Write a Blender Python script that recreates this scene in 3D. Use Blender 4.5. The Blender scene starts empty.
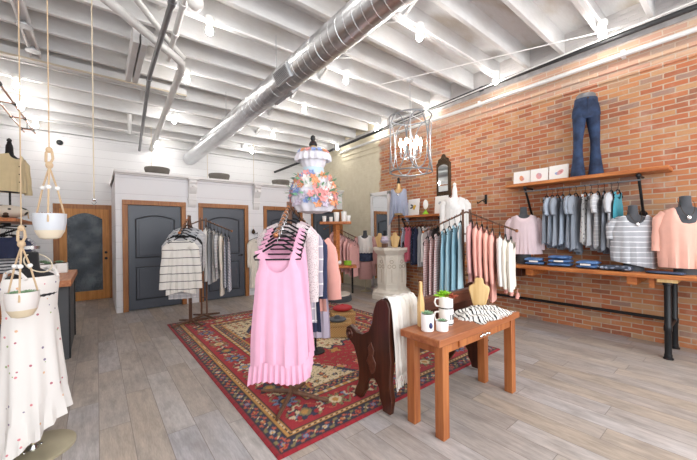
import bpy, math, random
from mathutils import Vector, Matrix
random.seed(7)
S = bpy.context.scene
COL = S.collection
PI = math.pi

# ------------------------------------------------------------------ camera, world, light, exposure
CAM_H = 1.42
yaw, roll, FPX = math.radians(38.45), math.radians(0.7), 317.0
cam_d = bpy.data.cameras.new('camera'); cam = bpy.data.objects.new('camera', cam_d); COL.objects.link(cam)
fw = Vector((math.sin(yaw), math.cos(yaw), 0)); r0 = Vector((math.cos(yaw), -math.sin(yaw), 0)); u0 = Vector((0, 0, 1))
rt = r0*math.cos(roll) - u0*math.sin(roll); up = u0*math.cos(roll) + r0*math.sin(roll)
cam.matrix_world = Matrix(((rt.x, up.x, -fw.x, 0), (rt.y, up.y, -fw.y, 0), (rt.z, up.z, -fw.z, CAM_H), (0, 0, 0, 1)))
cam_d.sensor_fit = 'HORIZONTAL'; cam_d.sensor_width = 36; cam_d.lens = 36*FPX/697; cam_d.shift_y = 3.0/697
cam_d.clip_start = 0.05
S.camera = cam
w = bpy.data.worlds.new('world'); S.world = w; w.use_nodes = True
bgn = w.node_tree.nodes['Background']; bgn.inputs[0].default_value = (0.93, 0.96, 1.0, 1); bgn.inputs[1].default_value = 1.0
def area(name, loc, rot, sx, sy, e, col=(1, 1, 1)):
    l = bpy.data.lights.new(name, 'AREA'); l.shape = 'RECTANGLE'; l.size = sx; l.size_y = sy; l.energy = e; l.color = col
    o = bpy.data.objects.new(name, l); COL.objects.link(o); o.location = loc; o.rotation_euler = rot; return o
area('window_daylight', (1.9, -1.9, 2.1), (math.radians(72), 0, 0), 6.4, 3.2, 270, (0.94, 0.97, 1.0))
BULB_E = 120.0
S.view_settings.view_transform = 'Standard'; S.view_settings.look = 'None'
S.view_settings.gamma = 1; S.view_settings.use_curve_mapping = False
S.view_settings.exposure = -0.06
S.cycles.use_denoising = True
S.cycles.max_bounces = 8; S.cycles.diffuse_bounces = 5; S.cycles.caustics_reflective = False; S.cycles.caustics_refractive = False
S.cycles.sample_clamp_indirect = 6.0

# ------------------------------------------------------------------ materials
def lin(h):
    if isinstance(h, str):
        h = h.lstrip('#'); c = [int(h[i:i+2], 16)/255 for i in (0, 2, 4)]
    else: c = [v/255 for v in h]
    return tuple((v/12.92 if v <= .04045 else ((v+.055)/1.055)**2.4) for v in c) + (1,)
class NT:
    def __init__(s, name):
        s.m = bpy.data.materials.new(name); s.m.use_nodes = True; s.t = s.m.node_tree; s.b = s.t.nodes['Principled BSDF']
    def n(s, typ, **kw):
        x = s.t.nodes.new(typ)
        for k, v in kw.items():
            if k.startswith('_'): x.inputs[k[1:].replace('_', ' ')].default_value = v
            else: setattr(x, k, v)
        return x
    def l(s, a, b): s.t.links.new(a, b)
    def math(s, op, a, b=None, c=None):
        x = s.n('ShaderNodeMath', operation=op)
        for i, v in enumerate((a, b, c)):
            if v is None: continue
            if isinstance(v, (int, float)): x.inputs[i].default_value = v
            else: s.l(v, x.inputs[i])
        return x.outputs[0]
    def mix(s, f, a, b, mode='MIX'):
        x = s.n('ShaderNodeMix', data_type='RGBA', blend_type=mode)
        for sock, v in ((x.inputs[0], f), (x.inputs[6], a), (x.inputs[7], b)):
            if isinstance(v, (int, float)): sock.default_value = v
            elif isinstance(v, tuple): sock.default_value = v
            else: s.l(v, sock)
        return x.outputs[2]
    def ramp(s, f, stops, interp='LINEAR'):
        x = s.n('ShaderNodeValToRGB'); s.l(f, x.inputs[0]); cr = x.color_ramp; cr.interpolation = interp
        while len(cr.elements) < len(stops): cr.elements.new(.5)
        for e, (p, c) in zip(cr.elements, stops):
            e.position = p; e.color = c
        return x.outputs[0]
    def coord(s): return s.n('ShaderNodeTexCoord').outputs['Object']
    def xyz(s, v):
        x = s.n('ShaderNodeSeparateXYZ'); s.l(v, x.inputs[0]); return x.outputs
    def noise(s, v, scale, detail=3, sc=None):
        if sc:
            mp = s.n('ShaderNodeMapping'); s.l(v, mp.inputs[0]); mp.inputs['Scale'].default_value = sc; v = mp.outputs[0]
        x = s.n('ShaderNodeTexNoise', _Scale=scale, _Detail=detail); s.l(v, x.inputs['Vector']); return x.outputs['Fac']
    def bump(s, h, strength, dist=.01):
        x = s.n('ShaderNodeBump', _Strength=strength, _Distance=dist); s.l(h, x.inputs['Height']); s.l(x.outputs[0], s.b.inputs['Normal'])
    def base(s, c):
        if isinstance(c, tuple): s.b.inputs['Base Color'].default_value = c
        else: s.l(c, s.b.inputs['Base Color'])
    def fin(s, rough=.6, metal=0.): s.b.inputs['Roughness'].default_value = rough; s.b.inputs['Metallic'].default_value = metal; return s.m
def plain(name, c, rough=.6, metal=0., var=.12, scale=9, bump=0, bscale=60):
    t = NT(name); c = lin(c); co = t.coord()
    if var: t.base(t.mix(t.noise(co, scale), tuple(v*(1-var) for v in c[:3])+(1,), tuple(min(1, v*(1+var)) for v in c[:3])+(1,)))
    else: t.base(c)
    if bump: t.bump(t.noise(co, bscale), bump, .005)
    return t.fin(rough, metal)
def fabric(name, c, rough=.9, var=.08, scale=14):
    t = NT(name); c = lin(c); co = t.coord()
    t.base(t.mix(t.noise(co, scale), tuple(v*(1-var) for v in c[:3])+(1,), tuple(min(1, v*(1+var)) for v in c[:3])+(1,)))
    t.bump(t.noise(co, 180, 2), .15, .003); t.b.inputs['Sheen Weight'].default_value = .15
    return t.fin(rough)
def striped(name, c1, c2, period, frac, axis=2, off=0., wob=.004, axis2=None, per2=.1, frac2=.1):
    t = NT(name); co = t.coord(); x = t.xyz(co)
    v = t.math('ADD', x[axis], t.math('MULTIPLY', t.noise(co, 6), wob*4))
    f = t.math('LESS_THAN', t.math('FRACT', t.math('DIVIDE', t.math('ADD', v, 20+off), period)), frac)
    if axis2 is not None:
        f2 = t.math('LESS_THAN', t.math('FRACT', t.math('DIVIDE', t.math('ADD', x[axis2], 20), per2)), frac2)
        f = t.math('MAXIMUM', f, f2)
    t.base(t.mix(f, lin(c1), lin(c2))); t.bump(t.noise(co, 160, 2), .12, .003)
    return t.fin(.9)
def dotted(name, c, spots, scale, size, rough=.9):
    t = NT(name); co = t.coord()
    v = t.n('ShaderNodeTexVoronoi', _Scale=scale); t.l(co, v.inputs['Vector'])
    r = t.xyz(v.outputs['Color'])[0]
    k = len(spots); sp = t.ramp(r, [(i/k, lin(s)) for i, s in enumerate(spots)], 'CONSTANT')
    t.base(t.mix(t.math('LESS_THAN', v.outputs['Distance'], size), lin(c), sp)); t.bump(t.noise(co, 160, 2), .12, .003)
    return t.fin(rough)
def wood(name, c1, c2, axis=0, scale=7, rough=.45, stretch=14):
    t = NT(name); co = t.coord(); sc = [stretch, stretch, stretch]; sc[axis] = 1.0
    g = t.noise(co, scale*.35, 5, tuple(sc)); h = t.noise(co, 2.5)
    f = t.math('ADD', t.math('MULTIPLY', g, .75), t.math('MULTIPLY', h, .3))
    t.base(t.ramp(f, [(.36, lin(c1)), (.68, lin(c2))])); t.bump(g, .12, .004)
    return t.fin(rough)
def emit(name, c, e):
    t = NT(name); t.b.inputs['Base Color'].default_value = lin(c); t.b.inputs['Emission Color'].default_value = lin(c); t.b.inputs['Emission Strength'].default_value = e
    return t.fin(.4)
def glass(name, c=(255, 255, 255), rough=.03):
    t = NT(name); t.base(lin(c)); t.b.inputs['Transmission Weight'].default_value = 1; t.b.inputs['IOR'].default_value = 1.3
    return t.fin(rough)

def brick_mat():
    t = NT('brick_wall'); co = t.coord(); x = t.xyz(co); Y, Z = x[1], x[2]
    BW, RH = .215, .067
    cb = t.n('ShaderNodeCombineXYZ'); t.l(Y, cb.inputs[0]); t.l(Z, cb.inputs[1])
    br = t.n('ShaderNodeTexBrick', offset=.5, offset_frequency=2, squash=1, squash_frequency=2)
    wob = t.n('ShaderNodeTexNoise', _Scale=6.0); t.l(co, wob.inputs['Vector'])
    ad = t.n('ShaderNodeVectorMath', operation='MULTIPLY_ADD'); t.l(wob.outputs['Color'], ad.inputs[0]); ad.inputs[1].default_value = (.016, .016, 0); t.l(cb.outputs[0], ad.inputs[2])
    t.l(ad.outputs[0], br.inputs['Vector'])
    for k, v in (('Scale', 1.0), ('Mortar Size', .0075), ('Mortar Smooth', .25), ('Brick Width', BW), ('Row Height', RH)): br.inputs[k].default_value = v
    row = t.math('FLOOR', t.math('DIVIDE', Z, RH))
    offs = t.math('MULTIPLY', t.math('SUBTRACT', 1.0, t.math('MODULO', row, 2.0)), .5)
    colm = t.math('FLOOR', t.math('ADD', t.math('DIVIDE', Y, BW), offs))
    cb2 = t.n('ShaderNodeCombineXYZ'); t.l(row, cb2.inputs[0]); t.l(colm, cb2.inputs[1])
    wn = t.n('ShaderNodeTexWhiteNoise', noise_dimensions='2D'); t.l(cb2.outputs[0], wn.inputs['Vector'])
    bc = t.ramp(wn.outputs['Value'], [(0, lin('#7d5548')), (.05, lin('#95523a')), (.25, lin('#ad6040')), (.5, lin('#b7744a')), (.72, lin('#bd8a5c')), (.9, lin('#b8966f')), (.975, lin('#867a74'))])
    bc = t.mix(t.math('MULTIPLY', t.noise(co, 22, 4), .7), bc, lin('#b3734f'))
    mort = t.mix(t.noise(co, 8, 4), lin('#a8917d'), lin('#c4b19c'))
    c = t.mix(br.outputs['Fac'], bc, mort)
    # pale lime residue in patches and over the top courses
    top = t.n('ShaderNodeMapRange'); t.l(Z, top.inputs[0]); top.inputs[1].default_value = 3.42; top.inputs[2].default_value = 3.52; top.inputs[4].default_value = .42
    pat = t.n('ShaderNodeMapRange'); t.l(t.noise(co, 4.2, 8), pat.inputs[0]); pat.inputs[1].default_value = .54; pat.inputs[2].default_value = .78; pat.inputs[4].default_value = .36
    c = t.mix(t.math('MAXIMUM', top.outputs[0], pat.outputs[0]), c, lin('#d6c3b3'))
    up2 = t.n('ShaderNodeMapRange'); t.l(t.math('ADD', Z, t.math('MULTIPLY', t.noise(co, 7, 4), .12)), up2.inputs[0]); up2.inputs[1].default_value = 3.93; up2.inputs[2].default_value = 3.98; up2.inputs[4].default_value = .9
    c = t.mix(up2.outputs[0], c, lin('#c4c3c4'))
    # cream paint on the far stretch of the wall
    pl = t.n('ShaderNodeMapRange'); t.l(t.math('ADD', Y, t.math('MULTIPLY', t.noise(co, 5, 5), .25)), pl.inputs[0]); pl.inputs[1].default_value = 5.72; pl.inputs[2].default_value = 5.8
    c = t.mix(pl.outputs[0], c, t.mix(t.noise(co, 9, 6), lin('#cfc4a8'), lin('#e6dfca')))
    t.base(c)
    hgt = t.math('SUBTRACT', t.math('MULTIPLY', t.noise(co, 45, 3), .35), br.outputs['Fac'])
    t.bump(hgt, .6, .012)
    return t.fin(.85)
def floor_mat():
    t = NT('plank_floor'); co = t.coord(); x = t.xyz(co); X, Y = x[0], x[1]
    BW, RH = 1.22, .19
    row = t.math('FLOOR', t.math('DIVIDE', X, RH))
    wr = t.n('ShaderNodeTexWhiteNoise', noise_dimensions='1D'); t.l(row, wr.inputs['W'])
    yy = t.math('ADD', Y, t.math('MULTIPLY', wr.outputs['Value'], BW))
    colm = t.math('FLOOR', t.math('DIVIDE', yy, BW))
    cb = t.n('ShaderNodeCombineXYZ'); t.l(row, cb.inputs[0]); t.l(colm, cb.inputs[1])
    wn = t.n('ShaderNodeTexWhiteNoise', noise_dimensions='2D'); t.l(cb.outputs[0], wn.inputs['Vector'])
    fx = t.math('FRACT', t.math('DIVIDE', X, RH)); fy = t.math('FRACT', t.math('DIVIDE', yy, BW))
    ex = t.math('MULTIPLY', t.math('MINIMUM', fx, t.math('SUBTRACT', 1.0, fx)), RH)
    ey = t.math('MULTIPLY', t.math('MINIMUM', fy, t.math('SUBTRACT', 1.0, fy)), BW)
    gap = t.math('LESS_THAN', t.math('MINIMUM', ex, ey), .0022)
    c = t.ramp(wn.outputs['Value'], [(0, lin('#a39a94')), (.35, lin('#b1aaa6')), (.6, lin('#b3a698')), (.8, lin('#bdb8b6')), (1, lin('#aaa7aa'))])
    off = t.n('ShaderNodeVectorMath', operation='MULTIPLY_ADD'); t.l(wn.outputs['Color'], off.inputs[0]); off.inputs[1].default_value = (7, 7, 7); t.l(co, off.inputs[2])
    g = t.noise(off.outputs[0], 3.2, 6, (9, 1.1, 1)); g2 = t.noise(off.outputs[0], 2.0, 4, (1.6, .8, 1)); g3 = t.noise(off.outputs[0], 24, 4, (6, .8, 1))
    c = t.mix(t.math('MULTIPLY', t.math('SUBTRACT', g2, .35), 1.1), c, lin('#ad9c8b'))
    v = t.math('ADD', t.math('ADD', t.math('MULTIPLY', g, .8), t.math('MULTIPLY', g3, .55)), .30)
    cc = t.n('ShaderNodeCombineColor')
    for i in range(3): t.l(v, cc.inputs[i])
    c = t.mix(1.0, c, cc.outputs[0], 'MULTIPLY')
    pm = t.n('ShaderNodeMapRange'); t.l(t.noise(off.outputs[0], 4.5, 6, (2.2, .9, 1)), pm.inputs[0]); pm.inputs[1].default_value = .5; pm.inputs[2].default_value = .75; pm.inputs[4].default_value = .55
    c = t.mix(pm.outputs[0], c, lin('#7f7873'))
    c = t.mix(gap, c, lin('#857d77')); t.base(c)
    t.bump(t.math('SUBTRACT', t.math('MULTIPLY', g, .3), gap), .25, .004)
    return t.fin(.42)
def shiplap_mat(name, c, period, axis=2):
    t = NT(name); co = t.coord(); x = t.xyz(co)
    f = t.math('FRACT', t.math('DIVIDE', t.math('ADD', x[axis], 20.0), period))
    g = t.math('LESS_THAN', f, .012/period*.5)
    c0 = lin(c); t.base(t.mix(g, t.mix(t.noise(co, 4), tuple(v*.96 for v in c0[:3])+(1,), c0), tuple(v*.72 for v in c0[:3])+(1,)))
    t.bump(t.math('SUBTRACT', 1.0, g), .5, .006)
    return t.fin(.5)
def ceil_mat(name, stain):
    t = NT(name); co = t.coord()
    n = t.noise(co, 1.7, 5, (1, 2.5, 1)); f = t.n('ShaderNodeMapRange'); t.l(n, f.inputs[0]); f.inputs[1].default_value = .45; f.inputs[2].default_value = .75; f.inputs[4].default_value = stain
    n2 = t.noise(co, 30, 4, (.3, 2, 1))
    t.base(t.mix(f.outputs[0], t.mix(n2, lin('#d3d3d4'), lin('#e1e2e3')), lin('#b5a893'))); t.bump(n2, .2, .006)
    return t.fin(.7)
def duct_mat():
    t = NT('galvanised_duct'); co = t.coord()
    t.base(t.mix(t.noise(co, 5, 3, (1, .6, 1)), lin('#c4c6c9'), lin('#e0e2e4'))); t.bump(t.noise(co, 25, 2), .06, .01)
    return t.fin(.3, 1.0)

M = dict(
    floor=floor_mat(), brick=brick_mat(), shiplap=shiplap_mat('white_shiplap', '#eeeef0', .19), block=shiplap_mat('white_boards', '#ececf0', .3),
    deck=ceil_mat('painted_deck', .8), joist=ceil_mat('painted_joist', .3), pipewhite=plain('pipe_white', '#d6d6d5', .45, var=.08), white=plain('white_paint', '#eceaea', .5, var=.03), duct=duct_mat(),
    trimwood=wood('door_trim_wood', '#8a522b', '#b37a45', 2), doorwood=wood('fir_door_wood', '#b06f2c', '#d0924b', 2),
    counterwood=wood('counter_wood', '#a05c36', '#c98a5c', 1), tablewood=wood('table_wood', '#8a4a29', '#ad6c42', 0), tableleg=wood('table_leg_wood', '#8f4d27', '#b5713f', 2),
    shelfwood=wood('shelf_wood', '#9c5227', '#cf854a', 1), palewood=wood('pale_wood', '#c99f62', '#e3c48d', 2), darkwood=wood('dark_bench_wood', '#34190f', '#50291b', 2, rough=.3),
    rackwood=wood('rack_bronze_wood', '#54382a', '#7a5844', 2), benchrail=wood('bench_rail_wood', '#47241a', '#6a3d2c', 0, rough=.3),
    doorblue=plain('slate_door_paint', '#4a505b', .35, var=.05), doorgroove=plain('slate_door_groove', '#33373f', .35, var=.03),
    black=plain('black_metal', '#1d1e21', .42, .3, bump=.1), blackplastic=plain('black_plastic', '#17171a', .5), velvet=plain('black_velvet', '#131316', .85),
    iron=plain('dark_iron', '#26282b', .45, .6), chrome=plain('chrome', '#c6c8ca', .15, 1, var=.03), brass=plain('aged_bronze', '#4a3a2c', .4, .8),
    copper=plain('copper_pipe', '#a8714f', .3, .9), galv=plain('galvanised_grey', '#b9bbbe', .4, .5), hoop=plain('hoop_grey', '#85888c', .45, .3), pipeblk=plain('black_pipe', '#3a3b3d', .5, .3),
    pipegrey=plain('grey_pipe', '#77777a', .45, .4), bulb=emit('bulb_glow', '#fffaf3', BULB_E), porcelain=plain('porcelain', '#f4f4f2', .3, var=.02),
    mirror=plain('mirror_glass', '#e8ecec', .02, 1, var=0), rope=plain('jute_rope', '#cdb291', .95, bump=.6, bscale=220), twine=plain('pale_twine', '#d8cbb4', .95),
    pot=None, soil=plain('potting_soil', '#4b3a2d', .95, bump=.5), succ=plain('succulent_green', '#8fb08d', .5, var=.2), lime=plain('lime_green', '#92c832', .5, var=.25),
    rust=plain('rusty_succulent', '#9b4a32', .6, var=.25), bowl=plain('grey_stone_bowl', '#6f6a64', .8, bump=.3), plaster=plain('aged_plaster', '#ece6da', .8, var=.1, bump=.3),
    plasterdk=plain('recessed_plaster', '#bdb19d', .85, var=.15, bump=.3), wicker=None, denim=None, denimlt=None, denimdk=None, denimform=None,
    pink=fabric('pink_jersey', '#e8aec8'), pinkdk=fabric('pink_jersey_lining', '#dc93b4'), coral=fabric('coral_knit', '#e0a297'), coralb=fabric('coral_blouse', '#eeb5a4'), peach=fabric('peach_cotton', '#f0b3a6'),
    blush=fabric('blush_gauze', '#dcc6ca'), blushdk=fabric('dusty_pink', '#d8a9a6'), rose=fabric('rose_linen', '#e0aaa6'), hotpink=fabric('raspberry_cotton', '#dd7387'), cream=fabric('cream_cotton', '#ebe4d8'), offwhite=fabric('white_cotton', '#efedea'),
    teal=fabric('dusty_teal_cotton', '#a0cbdb'), teal2=fabric('light_teal_cotton', '#bbdce7'), tealdk=fabric('deep_teal_cotton', '#3f93a3'), grey=fabric('grey_jersey', '#b9bbc0'), greydk=fabric('slate_grey_jersey', '#8d949f'), greyblue=fabric('grey_blue_jersey', '#a3aebd'),
    navy=fabric('navy_cotton', '#2c3452'), charcoal=fabric('charcoal_form', '#4a4c51'), blackform=fabric('black_form', '#1c1c1f'), tan=fabric('tan_linen', '#d9c79f'), lilac=fabric('lilac_cotton', '#cfc4d6'), bluegrey=fabric('blue_grey_rayon', '#9ca3b8'), throw=fabric('cream_throw', '#e3dfd8'),
    sweater=striped('white_black_stripe_knit', '#e9e6e0', '#2a2a30', .112, .085), thin=striped('white_navy_thin_stripe', '#dfe0e6', '#6c7290', .026, .4), thin2=striped('grey_white_stripe', '#bdbdc1', '#e6e4e2', .05, .12),
    pane=striped('lilac_windowpane', '#b5adba', '#e6e2e2', .11, .12, axis2=0, per2=.12, frac2=.1), mauve=striped('pink_white_check', '#e9dbd9', '#c79f9d', .03, .35, axis2=0, per2=.03, frac2=.4),
    lace=dotted('pale_crochet', '#ddd2d2', ['#b5a5a8', '#ab9a9e'], 95, .34), floral=dotted('white_floral_print', '#eae6e2', ['#d98c92', '#b56a78', '#e2b995', '#8a7d97', '#a3b183'], 21, .16),
    camo=dotted('dark_camouflage', '#3a4150', ['#78839a', '#2b3242', '#9aa3b5'], 20, .42), cow=dotted('spotted_hide', '#d9cfc0', ['#3a3630', '#5a4a3c', '#2b2a28'], 9, .36),
    bw=striped('black_white_stripe', '#e4e2dd', '#2b2b2e', .05, .42, axis=0, wob=.02), lavender=striped('lilac_leaf_print', '#d9d3dd', '#b8afc4', .05, .3, axis2=0, per2=.05, frac2=.3), gold=plain('brushed_gold', '#c9c0a4', .35, .5), paper=plain('white_canvas', '#f0efec', .6, var=.02), yellow=plain('yellow_paint', '#dcb63a', .6),
    pinkpaint=plain('pink_paint', '#e3a9ab', .6), redpaint=plain('red_leather', '#b02e34', .5), bluepaint=plain('blue_glaze', '#2c3768', .3), silver=plain('silver_shine', '#dcdcdc', .2, 1), orange=plain('orange_petal', '#eda77c', .7), pinkp=plain('pink_petal', '#efa9a8', .7), bluep=plain('blue_petal', '#93a8d8', .7), greenp=plain('green_leaf', '#7fae8d', .7),
    skyblue=fabric('pale_blue_ribbon', '#c6dce6'), eyelet=fabric('white_eyelet', '#e4e2ea'), skin=plain('wood_neck', '#c9a877', .5), greypale=plain('panel_grey', '#54575b', .55),
)
def two_tone(name, c1, c2, zsplit):
    t = NT(name); co = t.coord(); z = t.xyz(co)[2]
    f = t.math('GREATER_THAN', t.math('ADD', z, t.math('MULTIPLY', t.noise(co, 30), .004)), zsplit)
    t.base(t.mix(f, lin(c2), lin(c1))); return t.fin(.35)
M['pot'] = two_tone('two_tone_glaze', '#ccd0d6', '#dccfb8', .055)
M['pot2'] = two_tone('cream_two_tone_glaze', '#e4dfdb', '#d9c9ac', .05)
def wicker_mat():
    t = NT('wicker_weave'); co = t.coord(); x = t.xyz(co)
    a = t.math('SINE', t.math('MULTIPLY', t.math('ADD', x[0], x[1]), 190)); b = t.math('SINE', t.math('MULTIPLY', x[2], 260))
    f = t.math('ADD', t.math('MULTIPLY', t.math('MULTIPLY', a, b), .5), .5)
    t.base(t.mix(f, lin('#8f6a40'), lin('#d1a86c'))); t.bump(f, .7, .006); return t.fin(.8)
M['wicker'] = wicker_mat()
def denim_mat(name, c1, c2):
    t = NT(name); co = t.coord()
    t.base(t.ramp(t.noise(co, 9, 4), [(.35, lin(c1)), (.7, lin(c2))])); t.bump(t.noise(co, 240, 2), .25, .003); return t.fin(.9)
M['denim'] = denim_mat('blue_denim', '#3d5c8d', '#6b92c6'); M['denimform'] = denim_mat('indigo_denim', '#1b253c', '#334769'); M['denimlt'] = denim_mat('light_denim', '#566f93', '#8398b5'); M['denimdk'] = denim_mat('dark_denim', '#262f45', '#41506d')
def obscure_glass():
    t = NT('textured_dark_glass'); co = t.coord()
    v = t.n('ShaderNodeTexVoronoi', _Scale=70.0); t.l(co, v.inputs['Vector'])
    t.base(t.mix(t.math('GREATER_THAN', t.math('ADD', t.math('MULTIPLY', t.noise(co, 85, 2), 1.0), t.math('MULTIPLY', t.noise(co, 4, 3), .5)), .80), lin('#3a434c'), lin('#7b8791'))); t.bump(t.math('ADD', v.outputs['Distance'], t.noise(co, 25)), .5, .01); return t.fin(.12)
M['obscure'] = obscure_glass()
def mat_rough(k, r): M[k].node_tree.nodes['Principled BSDF'].inputs['Roughness'].default_value = r

# ------------------------------------------------------------------ mesh building
class MB:
    def __init__(s): s.v = []; s.f = []
    def add(s, vs, fs):
        o = len(s.v); s.v += [tuple(p) for p in vs]; s.f += [tuple(i+o for i in q) for q in fs]; return s
    def box(s, c, d, rz=0, rx=0, ry=0):
        R = Matrix.Rotation(rz, 3, 'Z') @ Matrix.Rotation(ry, 3, 'Y') @ Matrix.Rotation(rx, 3, 'X'); c = Vector(c)
        vs = [c + R @ Vector((sx*d[0]/2, sy*d[1]/2, sz*d[2]/2)) for sz in (-1, 1) for sy in (-1, 1) for sx in (-1, 1)]
        return s.add(vs, [(0, 2, 3, 1), (4, 5, 7, 6), (0, 1, 5, 4), (2, 6, 7, 3), (0, 4, 6, 2), (1, 3, 7, 5)])
    def bb(s, lo, hi): return s.box([(a+b)/2 for a, b in zip(lo, hi)], [b-a for a, b in zip(lo, hi)])
    def rings(s, rings, closed=True, cap=True):
        n = len(rings[0]); vs = [p for r in rings for p in r]; fs = []
        for i in range(len(rings)-1):
            for j in range(n if closed else n-1):
                a = i*n+j; b = i*n+(j+1) % n; fs.append((a, b, b+n, a+n))
        if cap and closed: fs.append(tuple(range(n-1, -1, -1))); fs.append(tuple((len(rings)-1)*n+j for j in range(n)))
        return s.add(vs, fs)
    def tube(s, pts, r, n=8, closed=False):
        P = [Vector(p) for p in pts]; m = len(P); R = r if isinstance(r, (list, tuple)) else [r]*m; out = []; nx = None
        for i in range(m):
            if closed: t = P[(i+1) % m]-P[i-1]
            else: t = P[min(i+1, m-1)]-P[max(i-1, 0)]
            t.normalize()
            if nx is None: nx = t.orthogonal().normalized()
            else:
                nx = nx - t*nx.dot(t)
                nx = nx.normalized() if nx.length > 1e-6 else t.orthogonal().normalized()
            by = t.cross(nx); out.append([P[i] + (nx*math.cos(2*PI*k/n)+by*math.sin(2*PI*k/n))*R[i] for k in range(n)])
        if closed: out.append(out[0]); return s.rings(out, cap=False)
        return s.rings(out)
    def lathe(s, prof, c=(0, 0, 0), n=24, sx=1, sy=1, cap=True):
        return s.rings([[(c[0]+r*sx*math.cos(2*PI*k/n), c[1]+r*sy*math.sin(2*PI*k/n), c[2]+z) for k in range(n)] for r, z in prof], cap=cap)
    def sph(s, c, r, n=12, m=8):
        rx, ry, rz = r if isinstance(r, (tuple, list)) else (r, r, r)
        return s.rings([[(c[0]+rx*math.sin(PI*i/m)*math.cos(2*PI*k/n)+1e-5*math.cos(2*PI*k/n), c[1]+ry*math.sin(PI*i/m)*math.sin(2*PI*k/n)+1e-5*math.sin(2*PI*k/n), c[2]-rz*math.cos(PI*i/m)) for k in range(n)] for i in range(m+1)])
    def prism(s, out, axis, lo, hi):
        # 2-D outline extruded along an axis; the other two axes stay in x, y, z order
        def P(p, q):
            return (q, p[0], p[1]) if axis == 0 else (p[0], q, p[1]) if axis == 1 else (p[0], p[1], q)
        n = len(out)
        return s.add([P(p, lo) for p in out]+[P(p, hi) for p in out], [tuple(range(n)), tuple(range(2*n-1, n-1, -1))]+[(i, i+n, (i+1) % n+n, (i+1) % n) for i in range(n)])
    def build(s, name, mat, parent=None, loc=(0, 0, 0), bev=0, smooth=35, sub=0):
        me = bpy.data.meshes.new(name); me.from_pydata(s.v, [], s.f)
        import bmesh
        bm = bmesh.new(); bm.from_mesh(me); bmesh.ops.recalc_face_normals(bm, faces=bm.faces); bm.to_mesh(me); bm.free()
        if smooth:
            me.shade_smooth(); me.set_sharp_from_angle(angle=math.radians(smooth))
        o = bpy.data.objects.new(name, me); COL.objects.link(o); o.location = loc
        me.materials.append(M[mat] if isinstance(mat, str) else mat)
        if parent: o.parent = parent
        if bev:
            b = o.modifiers.new('bevel', 'BEVEL'); b.width = bev; b.segments = 2; b.limit_method = 'ANGLE'
        if sub:
            u = o.modifiers.new('sub', 'SUBSURF'); u.levels = sub; u.render_levels = sub
        return o
def tag(o, label=None, cat=None, group=None, kind=None):
    for k, v in (('label', label), ('category', cat), ('group', group), ('kind', kind)):
        if v: o[k] = v
    return o
def thing(name, label, cat, loc=(0, 0, 0), rz=0, group=None):
    o = bpy.data.objects.new(name, None); COL.objects.link(o); o.empty_display_size = .1
    o.location = loc; o.rotation_euler = (0, 0, rz); return tag(o, label, cat, group)
def struct(name, mb, mat, parent=None, **k):
    o = mb.build(name, mat, parent, **k)
    if not parent: o['kind'] = 'structure'
    return o
def lerp_tab(tab, v):
    for (a, x), (b, y) in zip(tab, tab[1:]):
        if v <= b: return x+(y-x)*(v-a)/(b-a) if b > a else y
    return tab[-1][1]

# ------------------------------------------------------------------ room shell
XL, XR, YF, YB = -1.75, 5.5, -2.0, 9.1
def ceil_z(y): return 4.05 - max(0, y-6.0)*.145
struct('floor', MB().bb((XL, YF, -.1), (XR, YB, 0)), 'floor')
struct('wall_right', MB().bb((XR, YF, 0), (XR+.25, YB, 4.5)), 'brick')
struct('wall_back', MB().bb((XL, YB, 0), (XR, YB+.15, 4.5)), 'shiplap')
struct('wall_left', MB().bb((XL-.15, YF, 0), (XL, YB, 4.5)), 'shiplap')
f = MB().bb((XL, YF-.15, 0), (XR, YF, .45)).bb((XL, YF-.15, 3.7), (XR, YF, 4.5)).bb((XL, YF-.15, .45), (-1.4, YF, 3.7)).bb((5.2, YF-.15, .45), (XR, YF, 3.7)).bb((1.85, YF-.12, .45), (1.95, YF-.03, 3.7))
struct('wall_front', f, 'white')
deck = MB(); ys = [YF, 6.0, YB+.05]
deck.add([(XL, y, ceil_z(y)+.29) for y in ys]+[(XR, y, ceil_z(y)+.29) for y in ys]+[(XL, y, ceil_z(y)+.34) for y in ys]+[(XR, y, ceil_z(y)+.34) for y in ys],
         [(0, 1, 4, 3), (1, 2, 5, 4), (6, 9, 10, 7), (7, 10, 11, 8), (0, 3, 9, 6), (2, 8, 11, 5)])
struct('ceiling', deck, 'deck')
JP, J0 = .487, .73
for k in range(-5, 18):
    y = J0+JP*k
    if y > YB-.05: break
    z = ceil_z(y)
    x0 = XL
    struct('ceiling_joist', MB().bb((x0, y-.027, z), (XR, y+.027, z+.295)), 'joist', bev=.004)
random.seed(3)
for k in range(-2, 16):
    y = J0+JP*k; z = ceil_z(y+.25)
    for x in (.62, 3.0):
        xx = x+random.uniform(-.12, .12)
        struct('joist_bridging', MB().box((xx, y+JP/2, z+.14), (.04, JP-.02, .045), rx=(.42 if (k+int(x)) % 2 else -.42)), 'joist')
# trimmed opening on the left: pair of short beams and a header with a bare timber edge
for x in (.41, .50):
    struct('trimmer_beam', MB().bb((x-.035, 4.75, 3.84), (x+.035, 6.05, 4.05)), 'joist', bev=.006)
struct('header_beam', MB().bb((XL, 6.30, 3.93), (1.3, 6.41, 4.06)), 'joist', bev=.005)
struct('header_edge', MB().bb((XL, 6.285, 3.925), (1.3, 6.30, 3.95)), wood('bare_edge', '#bdb09a', '#d5c8b0', 0))
# brick corbel courses under the ceiling
for z0, d in ((3.44, .018), (3.56, .03)):
    struct('trim_brick_course', MB().bb((XR-d, YF, z0), (XR+.01, 7.18, z0+.045)), 'brick')
struct('trim_mortar_ledge', MB().bb((XR-.02, YF, 3.90), (XR+.01, YB, 4.02)), plain('grey_mortar', '#b3b0b0', .9, var=.4, scale=9, bump=.5, bscale=30))

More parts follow.
